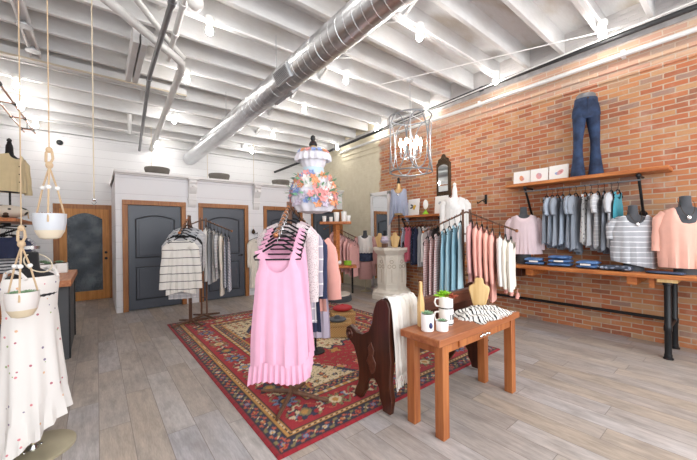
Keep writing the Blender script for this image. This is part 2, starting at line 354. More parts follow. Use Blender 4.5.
# fitting-room block with cornice, corbels and doors
BX0, BY = .27, 7.2
DOORS = [(.37, 1.44), (1.68, 2.75), (3.12, 4.19), (4.45, 5.49)]
blk = MB(); prev = BX0
for a, b in DOORS:
    blk.bb((prev, BY, 0), (a+.08, BY+.12, 2.58)); blk.bb((a+.08, BY, 2.02), (b-.08, BY+.12, 2.58)); prev = b-.08
blk.bb((prev, BY, 0), (XR, BY+.12, 2.58)); blk.bb((BX0, BY+.12, 0), (BX0+.1, YB, 2.58)); blk.bb((BX0, BY+.12, 2.5), (XR, YB, 2.58))
struct('wall_fitting_rooms', blk, 'block')
struct('trim_cornice', MB().bb((BX0-.02, BY-.1, 2.58), (XR, YB, 2.625)).bb((BX0-.01, BY-.05, 2.555), (XR, BY, 2.58)), 'white', bev=.006)
def corbel(x):
    prof = [(BY, 2.56), (BY-.16, 2.56), (BY-.16, 2.50), (BY-.13, 2.46), (BY-.14, 2.40), (BY-.11, 2.33), (BY-.06, 2.27), (BY-.06, 2.20), (BY-.05, 2.16), (BY-.05, 2.08), (BY-.03, 2.02), (BY, 1.99)]
    o = struct('trim_corbel', MB().prism(prof, 0, x-.075, x+.075).bb((x-.1, BY-.18, 2.55), (x+.1, BY, 2.585)).bb((x-.09, BY-.07, 2.14), (x+.09, BY, 2.165)), 'white', bev=.004)
    struct('corbel_rosette', MB().sph((x, BY-.14, 2.43), (.035, .015, .035), 10, 6), 'white', o)
corbel(1.56); corbel(2.94)
def arch_outline(x0, x1, z0, z1, rise, n=10):
    return [(x0, z0), (x1, z0)]+[(x1+(x0-x1)*i/n, z1-rise+rise*math.sin(PI*i/n)) for i in range(n+1)]
def frame_prism(mb, outl, inset, y0, y1):
    # raised moulding following an outline
    pts = [(p[0], (y0+y1)/2, p[1]) for p in outl]; mb.tube(pts+[pts[0], pts[1]], inset, 6); return mb
def room_door(n, x0, x1, hinge_left=True):
    d = thing('door_%d' % n, None, None, (0, 0, 0)); d['kind'] = 'structure'
    MB().bb((x0, BY-.025, 0), (x0+.085, BY+.02, 2.0)).bb((x1-.085, BY-.025, 0), (x1, BY+.02, 2.0)).bb((x0, BY-.03, 2.0), (x1, BY+.02, 2.09)).build('door_trim', 'trimwood', d, bev=.004)
    a, b = x0+.09, x1-.09
    MB().bb((a, BY+.02, .012), (b, BY+.06, 1.998)).build('door_leaf', 'doorblue', d, bev=.003)
    g = MB(); g2 = MB()
    o1 = arch_outline(a+.12, b-.12, 1.0, 1.80, .07); o2 = [(a+.12, .2), (b-.12, .2), (b-.12, .82), (a+.12, .82)]
    for o in (o1, o2): frame_prism(g, o, .014, BY+.016, BY+.02)
    g.build('panel_moulding', 'doorgroove', d)
    for o in (o1, o2):
        cx = sum(p[0] for p in o)/len(o); cz = (min(p[1] for p in o)+max(p[1] for p in o))/2
        g2.prism([(cx+(p[0]-cx)*.86, cz+(p[1]-cz)*.9) for p in o], 1, BY+.008, BY+.022)
    g2.build('raised_panel', 'doorblue', d, bev=.006)
    hx = b-.06 if hinge_left else a+.06
    MB().lathe([(.026, 0), (.026, .008)], (0, 0, 0), 14).build('handle_rose', 'iron', d, (hx, BY+.02, .95)).rotation_euler = (PI/2, 0, 0)
    MB().tube([(hx, BY-.0, .95), (hx, BY-.035, .95), (hx-.1, BY-.04, .95)], .009, 8).build('door_handle', 'iron', d)
for i, (a, b) in enumerate(DOORS): room_door(i+1, a, b)
# glazed fir door in the back wall
d = thing('door_5', None, None); d['kind'] = 'structure'
MB().bb((-.72, YB-.03, 0), (-.62, YB, 2.05)).bb((.22, YB-.03, 0), (.32, YB, 2.05)).bb((-.72, YB-.035, 2.02), (.32, YB, 2.12)).build('door_trim', 'trimwood', d, bev=.004)
out = [(-.62, .01), (.22, .01), (.22, 2.02), (-.62, 2.02)]; ino = arch_outline(-.50, .10, .21, 1.93, .13, 12)
lf = MB()
lf.bb((-.62, YB-.045, .01), (-.50, YB-.005, 2.02)).bb((.10, YB-.045, .01), (.22, YB-.005, 2.02)).bb((-.5, YB-.045, .01), (.1, YB-.005, .21))
lf.prism([(-.5, 2.02), (.1, 2.02)]+[p for p in ino[2:]], 1, YB-.045, YB-.005); lf.build('door_leaf', 'doorwood', d)
MB().bb((-.5, YB-.03, .2), (.1, YB-.02, 1.94)).build('glass_pane', 'obscure', d)
MB().lathe([(.028, 0), (.028, .012), (.012, .02), (.012, .045), (.026, .055), (.03, .07), (.02, .085)], (0, 0, 0), 14).build('door_handle', 'iron', d, (.16, YB-.045, .92)).rotation_euler = (PI/2, 0, 0)
MB().lathe([(.028, 0), (.028, .012), (.015, .02)], (0, 0, 0), 14).build('deadbolt', 'iron', d, (.16, YB-.045, 1.05)).rotation_euler = (PI/2, 0, 0)
tag(MB().lathe([(.0, 0), (.055, 0), (.055, .02), (.03, .035)], (0, 0, 0), 16).build('speaker_disc', 'black', None, (-.6, YB-.001, 3.42)), 'small black round disc high on the white shiplap back wall', 'disc').rotation_euler = (PI/2, 0, 0)

# ------------------------------------------------------------------ ceiling services
DX, DZ, DR = 1.90, 3.385, .158
d = thing('air_duct', 'fat shiny galvanised spiral duct running under the white ceiling', 'duct', (DX, -1.9, DZ))
MB().rings([[(DR*math.cos(2*PI*k/40), y, DR*math.sin(2*PI*k/40)) for k in range(40)] for y in (0, 2, 4, 6, 8, 10.85)]).build('duct_tube', 'duct', d)
hel = []; L = 10.85; pitch = .12; N = int(L/pitch*28)
for i in range(N+1):
    a = 2*PI*i/28; hel.append((DR*1.002*math.cos(a), L*i/N, DR*1.002*math.sin(a)))
MB().tube(hel, .003, 5).build('spiral_seam', 'duct', d)
for yy in (5.15,):
    for ang, nm in ((2.75, 'side'), (5.2, 'under')):
        pass
def duct_vent(y, ang, w, h):
    g = bpy.data.objects.new('duct_grille', bpy.data.meshes.new('duct_grille'))
    R = Matrix.Rotation(-ang, 3, 'Y')
    mb = MB()
    def tr(p): return R @ Vector(p)
    tmp = MB(); tmp.bb((DR-.03, y-w/2, -h/2), (DR+.02, y+w/2, h/2)); mb.add([tr(p) for p in tmp.v], tmp.f)
    o = mb.build('duct_grille', 'galv', d, bev=.003)
    s = MB()
    for i in range(9):
        t2 = MB(); zz = -h/2+.02+(h-.04)*i/8; t2.bb((DR+.02, y-w/2+.015, zz-.003), (DR+.026, y+w/2-.015, zz+.003)); s.add([tr(p) for p in t2.v], t2.f)
    s.build('grille_slats', 'pipegrey', o)
duct_vent(5.35, PI+.42, .34, .16); duct_vent(5.75, -PI/2+.75, .5, .12)
for y in (1.5, 4.6, 7.6):
    zt = ceil_z(y-1.9)
for y in (.9, 3.9, 6.0):
    MB().tube([(0, y+1.9, DR), (0, y+1.9, ceil_z(y)+.0-DZ+.02)], .006, 6).build('hanger_rod', 'galv', d)
def pipe(name, pts, r, mat, label, cat='pipe', clamps=()):
    p = thing(name, label, cat, pts[0]); o = Vector(pts[0])
    MB().tube([Vector(q)-o for q in pts], r, 12).build('pipe_run', mat, p)
    for c in clamps:
        c = Vector(c)-o; MB().tube([c-Vector((0, .03, 0)), c+Vector((0, .03, 0))], r*1.35, 12).build('coupling', mat, p)
    return p
p = pipe('water_pipe', [(5.34, -1.9, 3.93), (5.32, 3, 3.93), (5.22, 7.3, 3.77), (4.28, 9.0, 3.31)], .033, 'pipeblk', 'long black steel pipe under the joist ends along the brick wall', clamps=[(5.33, 2.9, 3.93), (5.33, 0.2, 3.93)])
for y in (2.7, 5.2):
    MB().tube([(0, y+1.9, 0), (0, y+1.9, .13)], .008, 6).build('hanger_rod', 'pipeblk', p)
p = pipe('white_pipe', [(5.42, -1.9, 3.72), (5.42, 7.15, 3.70)], .032, 'pipewhite', 'long white painted pipe clipped to the brick wall top')
for y in (0, 1.0, 3.0, 5.0): MB().bb((-.005, y+1.88, -.04), (.075, y+1.92, .05)).build('pipe_clip', 'white', p)
pipe('conduit_tube', [(5.25, -1.9, 4.02), (5.25, 8.0, 3.76)], .012, 'pipewhite', 'thin white conduit running just above the long black pipe')
p = pipe('sprinkler_pipe', [(.57, 2.0, 3.62), (.60, 5.2, 3.66), (.82, 9.05, 3.46)], .028, 'pipegrey', 'dark grey steel pipe crossing under the left ceiling towards the back wall', clamps=[(.585, 3.4, 3.64), (.606, 5.3, 3.655)])
pipe('drain_pipe', [(-.2, 3.7, 3.8), (.86, 4.76, 3.8), (.94, 4.86, 3.8), (.97, 5.05, 3.79), (1.06, 9.05, 3.52)], .05, 'pipewhite', 'white painted drain pipe with an elbow beside the dark grey pipe')
pipe('drop_pipe', [(.53, 7.6, ceil_z(7.6)), (.53, 7.6, 3.42)], .035, 'pipewhite', 'short vertical white pipe stub left of the dark grey pipe near the back wall')
pipe('vent_pipe', [(.1, 3.6, 3.92), (.7, 4.55, 3.92), (.98, 4.95, 3.93)], .035, 'pipewhite', 'white painted pipe crossing diagonally above the elbowed drain pipe')
pipe('riser_pipe', [(.72, 3.3, 3.86), (.80, 5.0, 3.86)], .03, 'pipewhite', 'short white pipe with couplings right of the dark grey pipe', clamps=[(.74, 3.7, 3.86), (.77, 4.3, 3.86)])
d = thing('smoke_detector', 'round pale grey globe on the ceiling above the left pipes', 'detector', (.86, 3.70, 4.05))
MB().lathe([(.05, 0), (.06, -.03), (.05, -.05)], n=20).build('detector_base', 'white', d); MB().sph((0, 0, -.11), .085, 16, 10).build('globe', 'porcelain', d)
# strip fixture on the left
d = thing('ceiling_track', 'white ceiling track with two grey discs at the upper left', 'light track', (-.655, 4.4, 3.97))
MB().bb((-.055, 0, 0), (-.035, 1.95, .05)).bb((.035, 0, 0), (.055, 1.95, .05)).bb((-.055, 0, .05), (.055, 1.95, .06)).build('track_channel', 'white', d)
for y in (.95, 1.6):
    h = MB().lathe([(.0, 0), (.075, 0), (.08, .012), (.03, .03), (.02, .07)], (0, y, -.04), 18).build('disc_head', 'galv', d)
# conduit rows with bare bulbs
def surface_conduit(y, x0, x1, label):
    z = ceil_z(y)-.012
    o = MB().tube([(0, 0, 0), (x1-x0, 0, 0)], .013, 8).build('surface_conduit', 'white', None, (x0, y, z)); tag(o, label, 'conduit')
for y, x0, x1, l in ((1.13, -.2, 5.24, 'white conduit across the joists carrying the bulb nearest the jeans form'), (2.58, .5, 5.24, 'white conduit crossing the joists over the chandelier, nearest full row'), (4.06, .4, 5.24, 'white conduit across the joists just behind the chandelier hook'),
                    (5.55, .4, 5.24, 'white conduit across the joists over the rack of pink dresses'), (7.0, -1.6, 5.2, 'white conduit across the ceiling over the fitting room fronts'), (8.35, -1.6, 5.0, 'farthest white conduit across the ceiling near the back wall')):
    surface_conduit(y, x0, x1, l)
o = MB().tube([(0, 0, 0), (1.35, -2.95, 0)], .008, 6).build('diagonal_conduit', 'white', None, (3.9, 3.95, 4.0)); tag(o, 'thin white rod running diagonally below the ceiling from the chandelier hook', 'conduit')
BULBS = [(3.24, 2.58, 'bare glowing ceiling bulb right of the duct, nearest the camera'), (5.2, 2.58, 'bare ceiling bulb beside the black pipe above the upper shelf'), (5.05, 1.13, 'ceiling bulb by the black pipe, above and right of the jeans form'),
         (1.10, 4.06, 'bare ceiling bulb left of the duct, nearest the camera'), (3.21, 4.06, 'bare ceiling bulb right of the duct by its grille'), (5.3, 4.06, 'bare ceiling bulb by the black pipe right behind the chandelier top'),
         (5.3, 5.55, 'bare ceiling bulb by the black pipe just left of the chandelier'), (3.3, 5.55, 'bare ceiling bulb above the flowered dress form'), (1.15, 5.55, 'bare ceiling bulb by the elbow of the white drain pipe'),
         (5.2, 7.0, 'bare ceiling bulb by the black pipe, farthest along the brick wall'), (3.3, 7.0, 'bare ceiling bulb over the third fitting room door'), (-.95, 7.0, 'bare ceiling bulb at far left above the tan jacket'),
         (1.25, 7.2, 'bare ceiling bulb over the first fitting room door between the pipes'), (3.22, 8.1, 'far bare ceiling bulb behind the middle grey bowl'), (-.9, 8.45, 'far left bare ceiling bulb next to the back wall'), (1.12, 8.6, 'far bare ceiling bulb behind the leftmost grey bowl'), (-1.0, 7.75, 'bare ceiling bulb at far left between two other bulbs'),
         (1.1, 2.58, 'bare ceiling bulb above the console table side, left of the duct'), (3.2, 1.13, 'bare ceiling bulb on the nearest conduit, above the console table'), (1.1, 1.13, 'bare ceiling bulb on the nearest conduit left of the duct'), (1.1, -.33, 'bare ceiling bulb behind the viewer left of the duct'), (3.3, -.33, 'bare ceiling bulb behind the viewer right of the duct'), (-.9, 4.06, 'bare ceiling bulb above the counter'), (-.9, 2.58, 'bare ceiling bulb above the sundress form'), (-.9, .6, 'bare ceiling bulb behind the viewer at left'), (5.0, -.33, 'bare ceiling bulb behind the viewer by the brick wall')]
proto = None
for x, y, lab in BULBS:
    z = ceil_z(y)-.012
    if proto is None:
        d = thing('ceiling_bulb', lab, 'light bulb', (x, y, z), 0, 'bare bulbs on the ceiling conduits')
        MB().lathe([(.055, .03), (.06, 0), (.055, -.025), (.035, -.05)], n=18).build('lamp_holder', 'porcelain', d)
        MB().lathe([(.014, -.045), (.018, -.065), (.038, -.11), (.043, -.135), (.036, -.165), (.014, -.185)], n=16).build('bulb', 'bulb', d)
        proto = d
    else:
        c = proto.copy(); COL.objects.link(c); c.location = (x, y, z); c['label'] = lab
        for ch in proto.children:
            k = ch.copy(); COL.objects.link(k); k.parent = c

# chandelier
CH = (4.26, 3.61, 2.46)
d = thing('chandelier', 'large drum chandelier of grey metal hoops with candle bulbs on a chain', 'chandelier', CH)
R = .36; H0 = .98
def ring(r, z, n=40): return [(r*math.cos(2*PI*k/n), r*math.sin(2*PI*k/n), z) for k in range(n)]
MB().tube(ring(R, 0), .014, 8, True).build('bottom_hoop', 'hoop', d)
MB().tube(ring(R, .94), .014, 8, True).build('top_hoop', 'hoop', d)
for k in range(6):
    a0 = 2*PI*k/6; pts = []
    for i in range(32):
        t = 2*PI*i/32; a = a0+.52*math.cos(t); z = .47+.46*math.sin(t); pts.append((R*math.cos(a), R*math.sin(a), z))
    MB().tube(pts, .010, 6, True).build('oval_hoop', 'hoop', d)
MB().tube([(0, 0, .25), (0, 0, 1.02)], .012, 8).sph((0, 0, .25), .03).build('centre_stem', 'galv', d)
for k in range(3): MB().tube([(R*math.cos(2*PI*k/3), R*math.sin(2*PI*k/3), .94), (0, 0, 1.0)], .008, 6).build('top_strut', 'galv', d)
for k in range(6):
    a = 2*PI*k/6+.3; x, y = .17*math.cos(a), .17*math.sin(a)
    arm = MB().tube([(0, 0, .28), (x*.6, y*.6, .22), (x, y, .26), (x, y, .32)], .008, 6).lathe([(.028, 0), (.032, .015)], (x, y, .32), 12).build('candle_arm', 'galv', d)
    MB().lathe([(.013, 0), (.013, .10)], (x, y, .335), 10).build('candle_sleeve', 'porcelain', arm)
    MB().lathe([(.010, 0), (.027, .035), (.024, .08), (.004, .15)], (x, y, .435), 10).build('candle_bulb', 'bulb', arm)
ch = MB()
for i in range(18):
    zc = 1.02+.03*i
    ch.tube([(.010*math.cos(t) if i % 2 else 0, 0 if i % 2 else .010*math.cos(t), zc+.02*math.sin(t)) for t in [2*PI*j/8 for j in range(8)]], .003, 5, True)
ch.build('chain', 'galv', d); MB().lathe([(.06, 0), (.055, -.02), (.01, -.04)], (0, 0, 1.585), 18).build('ceiling_canopy', 'galv', d)

# ------------------------------------------------------------------ rug
def build_rug():
    hx, hy, st = 1.45, 1.95, .0125
    nx, ny = int(2*hx/st), int(2*hy/st)
    pal = {k: lin(v) for k, v in dict(red='#a51c28', red2='#931a26', dred='#7d1a24', navy='#2c2c48', cream='#d9c5a0', gold='#c08b45', olive='#85774a', blue='#6d7f9e', rust='#bd5b3c', pinkc='#d48a7c', dark='#2a2026').items()}
    def hsh(i, j, k=0): return (math.sin(i*127.1+j*311.7+k*74.7)*43758.5453) % 1.0
    def rosette(dx, dy, r, n, cols, ph=0.):
        rr = math.hypot(dx, dy); a = math.atan2(dy, dx)+ph; pr = r*(.78+.22*math.cos(n*a))
        if rr > pr: return None
        if rr < r*.26: return cols[2]
        if rr < r*.48: return cols[1]
        return cols[0] if rr < pr-.009 else cols[3]
    def scatter(x, y, s, bgc, cols, fill, seed):
        i, j = math.floor(x/s), math.floor(y/s)
        for a in (-1, 0, 1):
            for b in (-1, 0, 1):
                h = hsh(i+a, j+b, seed)
                if h > fill: continue
                cx = (i+a+.5+.3*(hsh(i+a, j+b, seed+1)-.5))*s; cy = (j+b+.5+.3*(hsh(i+a, j+b, seed+2)-.5))*s
                c1 = cols[int(hsh(i+a, j+b, seed+3)*len(cols)) % len(cols)]; c2 = cols[int(hsh(i+a, j+b, seed+4)*len(cols)) % len(cols)]
                c = rosette(x-cx, y-cy, s*(.3+.18*hsh(i+a, j+b, seed+5)), 4+int(3*h), (c1, c2, 'gold', 'dark'), h*3)
                if c: return c
        # stems
        v = math.sin(x*6.28/s+1.7*math.sin(y*4/s))*math.cos(y*6.28/s+1.3*math.sin(x*3/s))
        return 'olive' if abs(v) < .05 else bgc
    def band(u, wv, s, bgc, cols, big):
        # u along the border, wv across (-1..1 times half width)
        k = math.floor(u/s); du = u-(k+.5)*s
        c = rosette(du, wv, big, 8 if k % 2 else 6, (cols[k % len(cols)], cols[(k+1) % len(cols)], 'gold', 'dark'))
        if c: return c
        dv = abs(du)-s*.5
        c = rosette(dv, wv-(.25*big if k % 2 else -.25*big), big*.62, 5, (cols[(k+2) % len(cols)], 'cream', 'red', 'dark'))
        if c: return c
        wave = math.sin(u*2*PI/s)*big*.8
        if abs(wv-wave) < .012: return 'olive'
        if abs(wv+wave) < .009: return 'rust'
        return bgc
    def colour(x, y):
        ax, ay = hx-abs(x), hy-abs(y); e = min(ax, ay)
        u = y if ax < ay else x
        if e < .03: return 'red2' if (int(u/.02) % 5) else 'dred'
        if e < .04: return 'dark'
        if e < .135: return band(u, e-.0875, .16, 'navy', ('red', 'blue', 'cream', 'rust'), .04)
        if e < .15: return 'dark'
        if e < .195: return 'gold' if abs(e-.172) > .008 else ('cream' if int(u/.025) % 2 else 'dark')
        if e < .205: return 'dark'
        if e < .50: return band(u, e-.352, .30, 'red', ('navy', 'olive', 'cream', 'blue'), .115) if abs(e-.352) < .14 else 'red2'
        if e < .51: return 'dark'
        if e < .55: return 'gold' if int(u/.03) % 3 else 'cream'
        if e < .64: return band(u, e-.595, .13, 'navy', ('red', 'cream', 'pinkc', 'olive'), .036)
        if e < .655: return 'gold'
        X, Y = hx-.655, hy-.655; px, py = abs(x)/X, abs(y)/Y
        stp = math.floor((px+py)*14)/14+ .05*math.floor(6*abs(math.sin(px*9)))/6
        if stp > 1.32: return scatter(x, y, .105, 'cream', ('red', 'navy', 'olive', 'rust', 'blue'), .8, 3)
        if stp > 1.26: return 'navy'
        m = math.hypot(x/(X*.62), y/(Y*.5)); m += .07*math.cos(12*math.atan2(y/Y, x/X))
        if m < .35: return scatter(x, y, .09, 'navy', ('red', 'cream', 'gold', 'blue'), .8, 11)
        if m < .39: return 'gold'
        if m < .86: return scatter(x, y, .11, 'cream', ('red', 'navy', 'pinkc', 'olive', 'rust'), .85, 17)
        if m < .93: return 'navy'
        return scatter(x, y, .2, 'red', ('navy', 'cream', 'blue', 'pinkc', 'gold'), .38, 29)
    vs = []; cols = []
    for j in range(ny+1):
        for i in range(nx+1):
            x, y = -hx+2*hx*i/nx, -hy+2*hy*j/ny
            edge = i in (0, nx) or j in (0, ny)
            vs.append((x, y, .002 if edge else .012+.0015*math.sin(x*5+y*3)))
            c = pal[colour(max(-hx+.001, min(hx-.001, x)), y)]; k = .9+.2*hsh(i, j, 9); cols += [c[0]*k, c[1]*k, c[2]*k, 1]
    fs = [(j*(nx+1)+i, j*(nx+1)+i+1, (j+1)*(nx+1)+i+1, (j+1)*(nx+1)+i) for j in range(ny) for i in range(nx)]
    t = NT('persian_wool'); at = t.n('ShaderNodeVertexColor', layer_name='Col'); t.base(at.outputs['Color']); t.b.inputs['Sheen Weight'].default_value = .1
    t.bump(t.noise(t.coord(), 300, 2), .4, .004); m = t.fin(.95)
    me = bpy.data.meshes.new('persian_rug'); me.from_pydata(vs, [], fs)
    ca = me.color_attributes.new('Col', 'FLOAT_COLOR', 'POINT'); ca.data.foreach_set('color', cols)
    me.materials.append(m); me.shade_smooth()
    o = bpy.data.objects.new('persian_rug', me); COL.objects.link(o); return o
rug = build_rug(); rug.location = (2.315, 3.79, 0.001); rug.rotation_euler = (0, 0, math.radians(.3))
tag(rug, 'large red persian patterned rug with navy border on the plank floor', 'rug')
RUGZ = .014


# ------------------------------------------------------------------ garments, hangers, racks, forms
def garment_body(L, wt, tt, neck_w, nf, nb, sd, n=6, amp=.012, ph=0., hem=None, nu=26, nv=22):
    W0 = lerp_tab(wt, 0); rings = []
    def top(u, front):
        x = abs(u)*W0; z = -sd*(x/W0)**1.3
        if x < neck_w:
            z = -sd*(neck_w/W0)**1.3-(nf if front else nb)*math.sqrt(max(0, 1-(x/neck_w)**2))
        return z
    us = [-1+2*i/nu for i in range(nu+1)]
    loop = [(u, 1) for u in us]+[(u, 0) for u in reversed(us[1:-1])]
    for j in range(nv+1):
        v = j/nv; r = []
        for u, fr in loop:
            uu = u*.999; w_ = lerp_tab(wt, v); t_ = lerp_tab(tt, v)
            zt = top(uu, fr); zb = -L-(hem(u) if hem else 0)
            z = zt*(1-v)+zb*v
            rip = amp*(v**1.2)*(math.sin(n*PI*u+ph)+.4*math.sin(2.3*n*PI*u+2*ph+v))
            y = t_*max(0, 1-uu*uu)**.6
            r.append((u*w_*(1+.02*math.sin(9*v+ph)), (-y if fr else y)+rip*(1 if fr else .8), z))
        rings.append(r)
    return MB().rings(rings, cap=False)
def sleeve_mb(s, w, sd, pts, rad, flat=.5, cap=False, phase=0.):
    P = [Vector(p) for p in pts]; R = []
    dense = []; rr = []
    m = len(P)
    for i in range(m-1):
        for k in range(4):
            t = k/4; dense.append(P[i].lerp(P[i+1], t)); rr.append(rad[i]*(1-t)+rad[i+1]*t)
    dense.append(P[-1]); rr.append(rad[-1]); out = []
    for i, p in enumerate(dense):
        t = (dense[min(i+1, len(dense)-1)]-dense[max(i-1, 0)]).normalized(); nx = Vector((0, 1, 0)); bx = nx.cross(t).normalized()
        k = rr[i]*(1+.05*math.sin(i*1.7+phase))
        out.append([p+bx*math.cos(a)*k+nx*math.sin(a)*k*flat for a in [2*PI*q/12 for q in range(12)]])
    out = [[(s*q.x, q.y, q.z) for q in r] for r in out]
    return MB().rings(out, cap=False)
KINDS = dict(
    dress=dict(L=.86, wt=[(0, .16), (.1, .12), (.2, .155), (.5, .18), (1, .205)], tt=[(0, .012), (.3, .025), (1, .035)], nw=.10, nf=.17, nb=.08, sd=.05, n=4, amp=.010),
    tank=dict(L=.62, wt=[(0, .14), (.12, .11), (.25, .15), (1, .17)], tt=[(0, .010), (.3, .016), (1, .02)], nw=.085, nf=.10, nb=.04, sd=.045, n=5, amp=.010),
    top=dict(L=.62, wt=[(0, .175), (.2, .165), (1, .185)], tt=[(0, .010), (.3, .02), (1, .025)], nw=.085, nf=.07, nb=.02, sd=.06, n=5, amp=.009, sl=(.50, .05)),
    tee=dict(L=.62, wt=[(0, .17), (.2, .16), (1, .18)], tt=[(0, .010), (.3, .018), (1, .022)], nw=.085, nf=.08, nb=.02, sd=.055, n=5, amp=.009, sl=(.18, .06)),
    cardigan=dict(L=.98, wt=[(0, .17), (.2, .16), (1, .19)], tt=[(0, .012), (.3, .02), (1, .028)], nw=.07, nf=.16, nb=.02, sd=.06, n=5, amp=.010, sl=(.56, .045)),
    tunic=dict(L=.80, wt=[(0, .175), (.2, .165), (1, .19)], tt=[(0, .010), (.3, .018), (1, .025)], nw=.08, nf=.09, nb=.02, sd=.06, n=6, amp=.010, sl=(.52, .045)),
)
def garment(name, label, cat, mat, kind, loc, rz, group=None, scale=1., L=None, hem=None, ruffle=False, ph=None, part_of=None, tadd=0, wadd=0, sl=None, sdirx=.04, **ov):
    K = dict(KINDS[kind]); K.update(ov); Lx = (L or K['L'])
    ph = random.uniform(0, 6) if ph is None else ph
    wt = [(a, b*scale+wadd) for a, b in K['wt']]; tt = [(a, b+tadd*min(1, a*4+.80)) for a, b in ([(0, K['tt'][0][1]), (.08, lerp_tab(K['tt'], .08))]+list(K['tt'][1:]))]
    body = garment_body(Lx, wt, tt, K['nw'], K['nf'], K['nb'], K['sd'], K['n'], K['amp'], ph, hem)
    sl = sl if sl is not None else K.get('sl')
    if part_of: root = part_of; b = body.build(name, mat, root, loc)
    elif sl or ruffle: root = thing(name, label, cat, loc, rz, group); b = body.build('bodice' if kind in ('dress',) else 'body', mat, root)
    else:
        b = body.build(name, mat, None, loc); b.rotation_euler = (0, 0, rz); tag(b, label, cat, group); return b
    par = b if part_of else root
    if sl:
        w0 = wt[0][1]; ln, r = sl
        for s in (-1, 1):
            m = sleeve_mb(s, w0, K['sd'], [(w0*.86, 0, -K['sd']-.05), (w0+.03, .0, -K['sd']-.10), (w0+sdirx*.8, 0, -K['sd']-.08-ln*.55), (w0+sdirx, -.01, -K['sd']-.06-ln)], [r*1.25, r*1.15, r, r*.85], .55 if not tadd else .8, phase=ph)
            m.build('sleeve', mat, par)
    if ruffle:
        w1 = wt[-1][1]; h = hem or (lambda u: 0); rings = []; nu = 40
        us = [-1+2*i/nu for i in range(nu+1)]; loop = [(u, 1) for u in us]+[(u, 0) for u in reversed(us[1:-1])]
        for j in range(7):
            v = j/6; r_ = []
            for u, fr in loop:
                y = (tt[-1][1]+.004)*max(0, 1-(u*.999)**2)**.6*(1+.12*v); rip = (.003+.009*v)*math.sin(11*PI*u+ph)
                r_.append((u*(w1+.003)*(1+.06*v), (-y if fr else y)+rip, -Lx-h(u)*(1+.0*v)-.13*v+.01))
            rings.append(r_)
        MB().rings(rings, cap=False).build('ruffle', mat, par)
    return root
HK = .083   # rod centre above the hanger's shoulder point
def hanger(label, loc, rz, w=.2, mat='velvet', group=None, parts=False):
    sh = [(-w, 0, -.085), (-w*.6, 0, -.045), (-.03, 0, -.004), (0, 0, 0), (.03, 0, -.004), (w*.6, 0, -.045), (w, 0, -.085)]
    body = MB().tube(sh, .0075, 6).tube([(-w, 0, -.085), (-w+.005, 0, -.105), (w-.005, 0, -.105), (w, 0, -.085)], .0055, 6)
    hk = [(0, 0, -.002), (0, 0, .035), (.016, 0, .06), (.0215, 0, .08), (.014, 0, .097), (0, 0, .103), (-.014, 0, .097), (-.0215, 0, .082)]
    if parts:
        t = thing('clothes_hanger', label, 'hanger', loc, rz, group); body.build('hanger_arms', mat, t); MB().tube(hk, .003, 6).build('hook', 'chrome', t); return t
    o = body.tube(hk, .003, 6).build('clothes_hanger', mat, None, loc); o.rotation_euler = (0, 0, rz); return tag(o, label, 'hanger', group)
def face(d): return math.atan2(d[0], -d[1])
def rack(label, x, y, dirA, zt=1.68, feet=None, floor=0., arms=(.56, .56), dirB=None):
    dA = Vector((dirA[0], dirA[1], 0)).normalized(); dB = Vector((dirB[0], dirB[1], 0)).normalized() if dirB else -dA
    t = thing('clothes_rack', label, 'clothes rack', (x, y, floor)); z = zt-floor
    side = Vector((-dA.y, dA.x, 0))
    for s in (-1, 1):
        c = dA*.042*s; MB().box((c.x, c.y, z/2+.02), (.026, .026, z-.02), rz=math.atan2(dA.y, dA.x)).build('post', 'rackwood', t)
    for k in range(5):
        zz = .35+.26*k; MB().box((0, 0, zz), (.084, .018, .018), rz=math.atan2(dA.y, dA.x)).build('rung', 'rackwood', t)
    def rod(s, dd):
        return Vector((x, y, 0))+dd*s+Vector((0, 0, zt-.02-.47*max(0, s-.03)))
    for dd, L in zip((dA, dB), arms):
        if L <= 0: continue
        a, b = rod(.0, dd), rod(L, dd); o = Vector((x, y, floor))
        arm = MB().tube([a-o, b-o], .011, 10).build('arm', 'rackwood', t)
        MB().sph(tuple(b-o), .02, 10, 8).build('end_knob', 'copper', arm)
        for k in range(1, int(L/.06)):
            q = rod(k*.06, dd)-o
            MB().tube([q-dd*.003, q+dd*.003], .0135, 10).build('stop_ring', 'copper', arm)
    feet = feet or [(.3*math.cos(a), .3*math.sin(a)) for a in [math.atan2(dA.y, dA.x)+PI/4+k*PI/2 for k in range(4)]]
    for fx, fy in feet:
        MB().tube([(0, 0, .05), (fx*.5, fy*.5, .035), (fx, fy, .016)], [.022, .018, .013], 8).build('foot', 'rackwood', t)
    return rod, dA, dB
def hang(rodf, dd, s, name, label, cat, mat, kind, short, flip=False, hmat='velvet', jit=.12, **k):
    p = rodf(s, dd); rz = face(-dd if flip else dd)+random.uniform(-jit, jit); loc = (p.x, p.y, p.z-HK-.011)
    g = garment(name, label, cat, mat, kind, loc, rz, **k)
    hanger('black velvet hanger holding the '+short if hmat == 'velvet' else 'hanger holding the '+short, loc, rz, .17 if kind != 'dress' else .165, hmat, parts=k.get('scale', 1) == 1 and kind == 'dress')
    return g

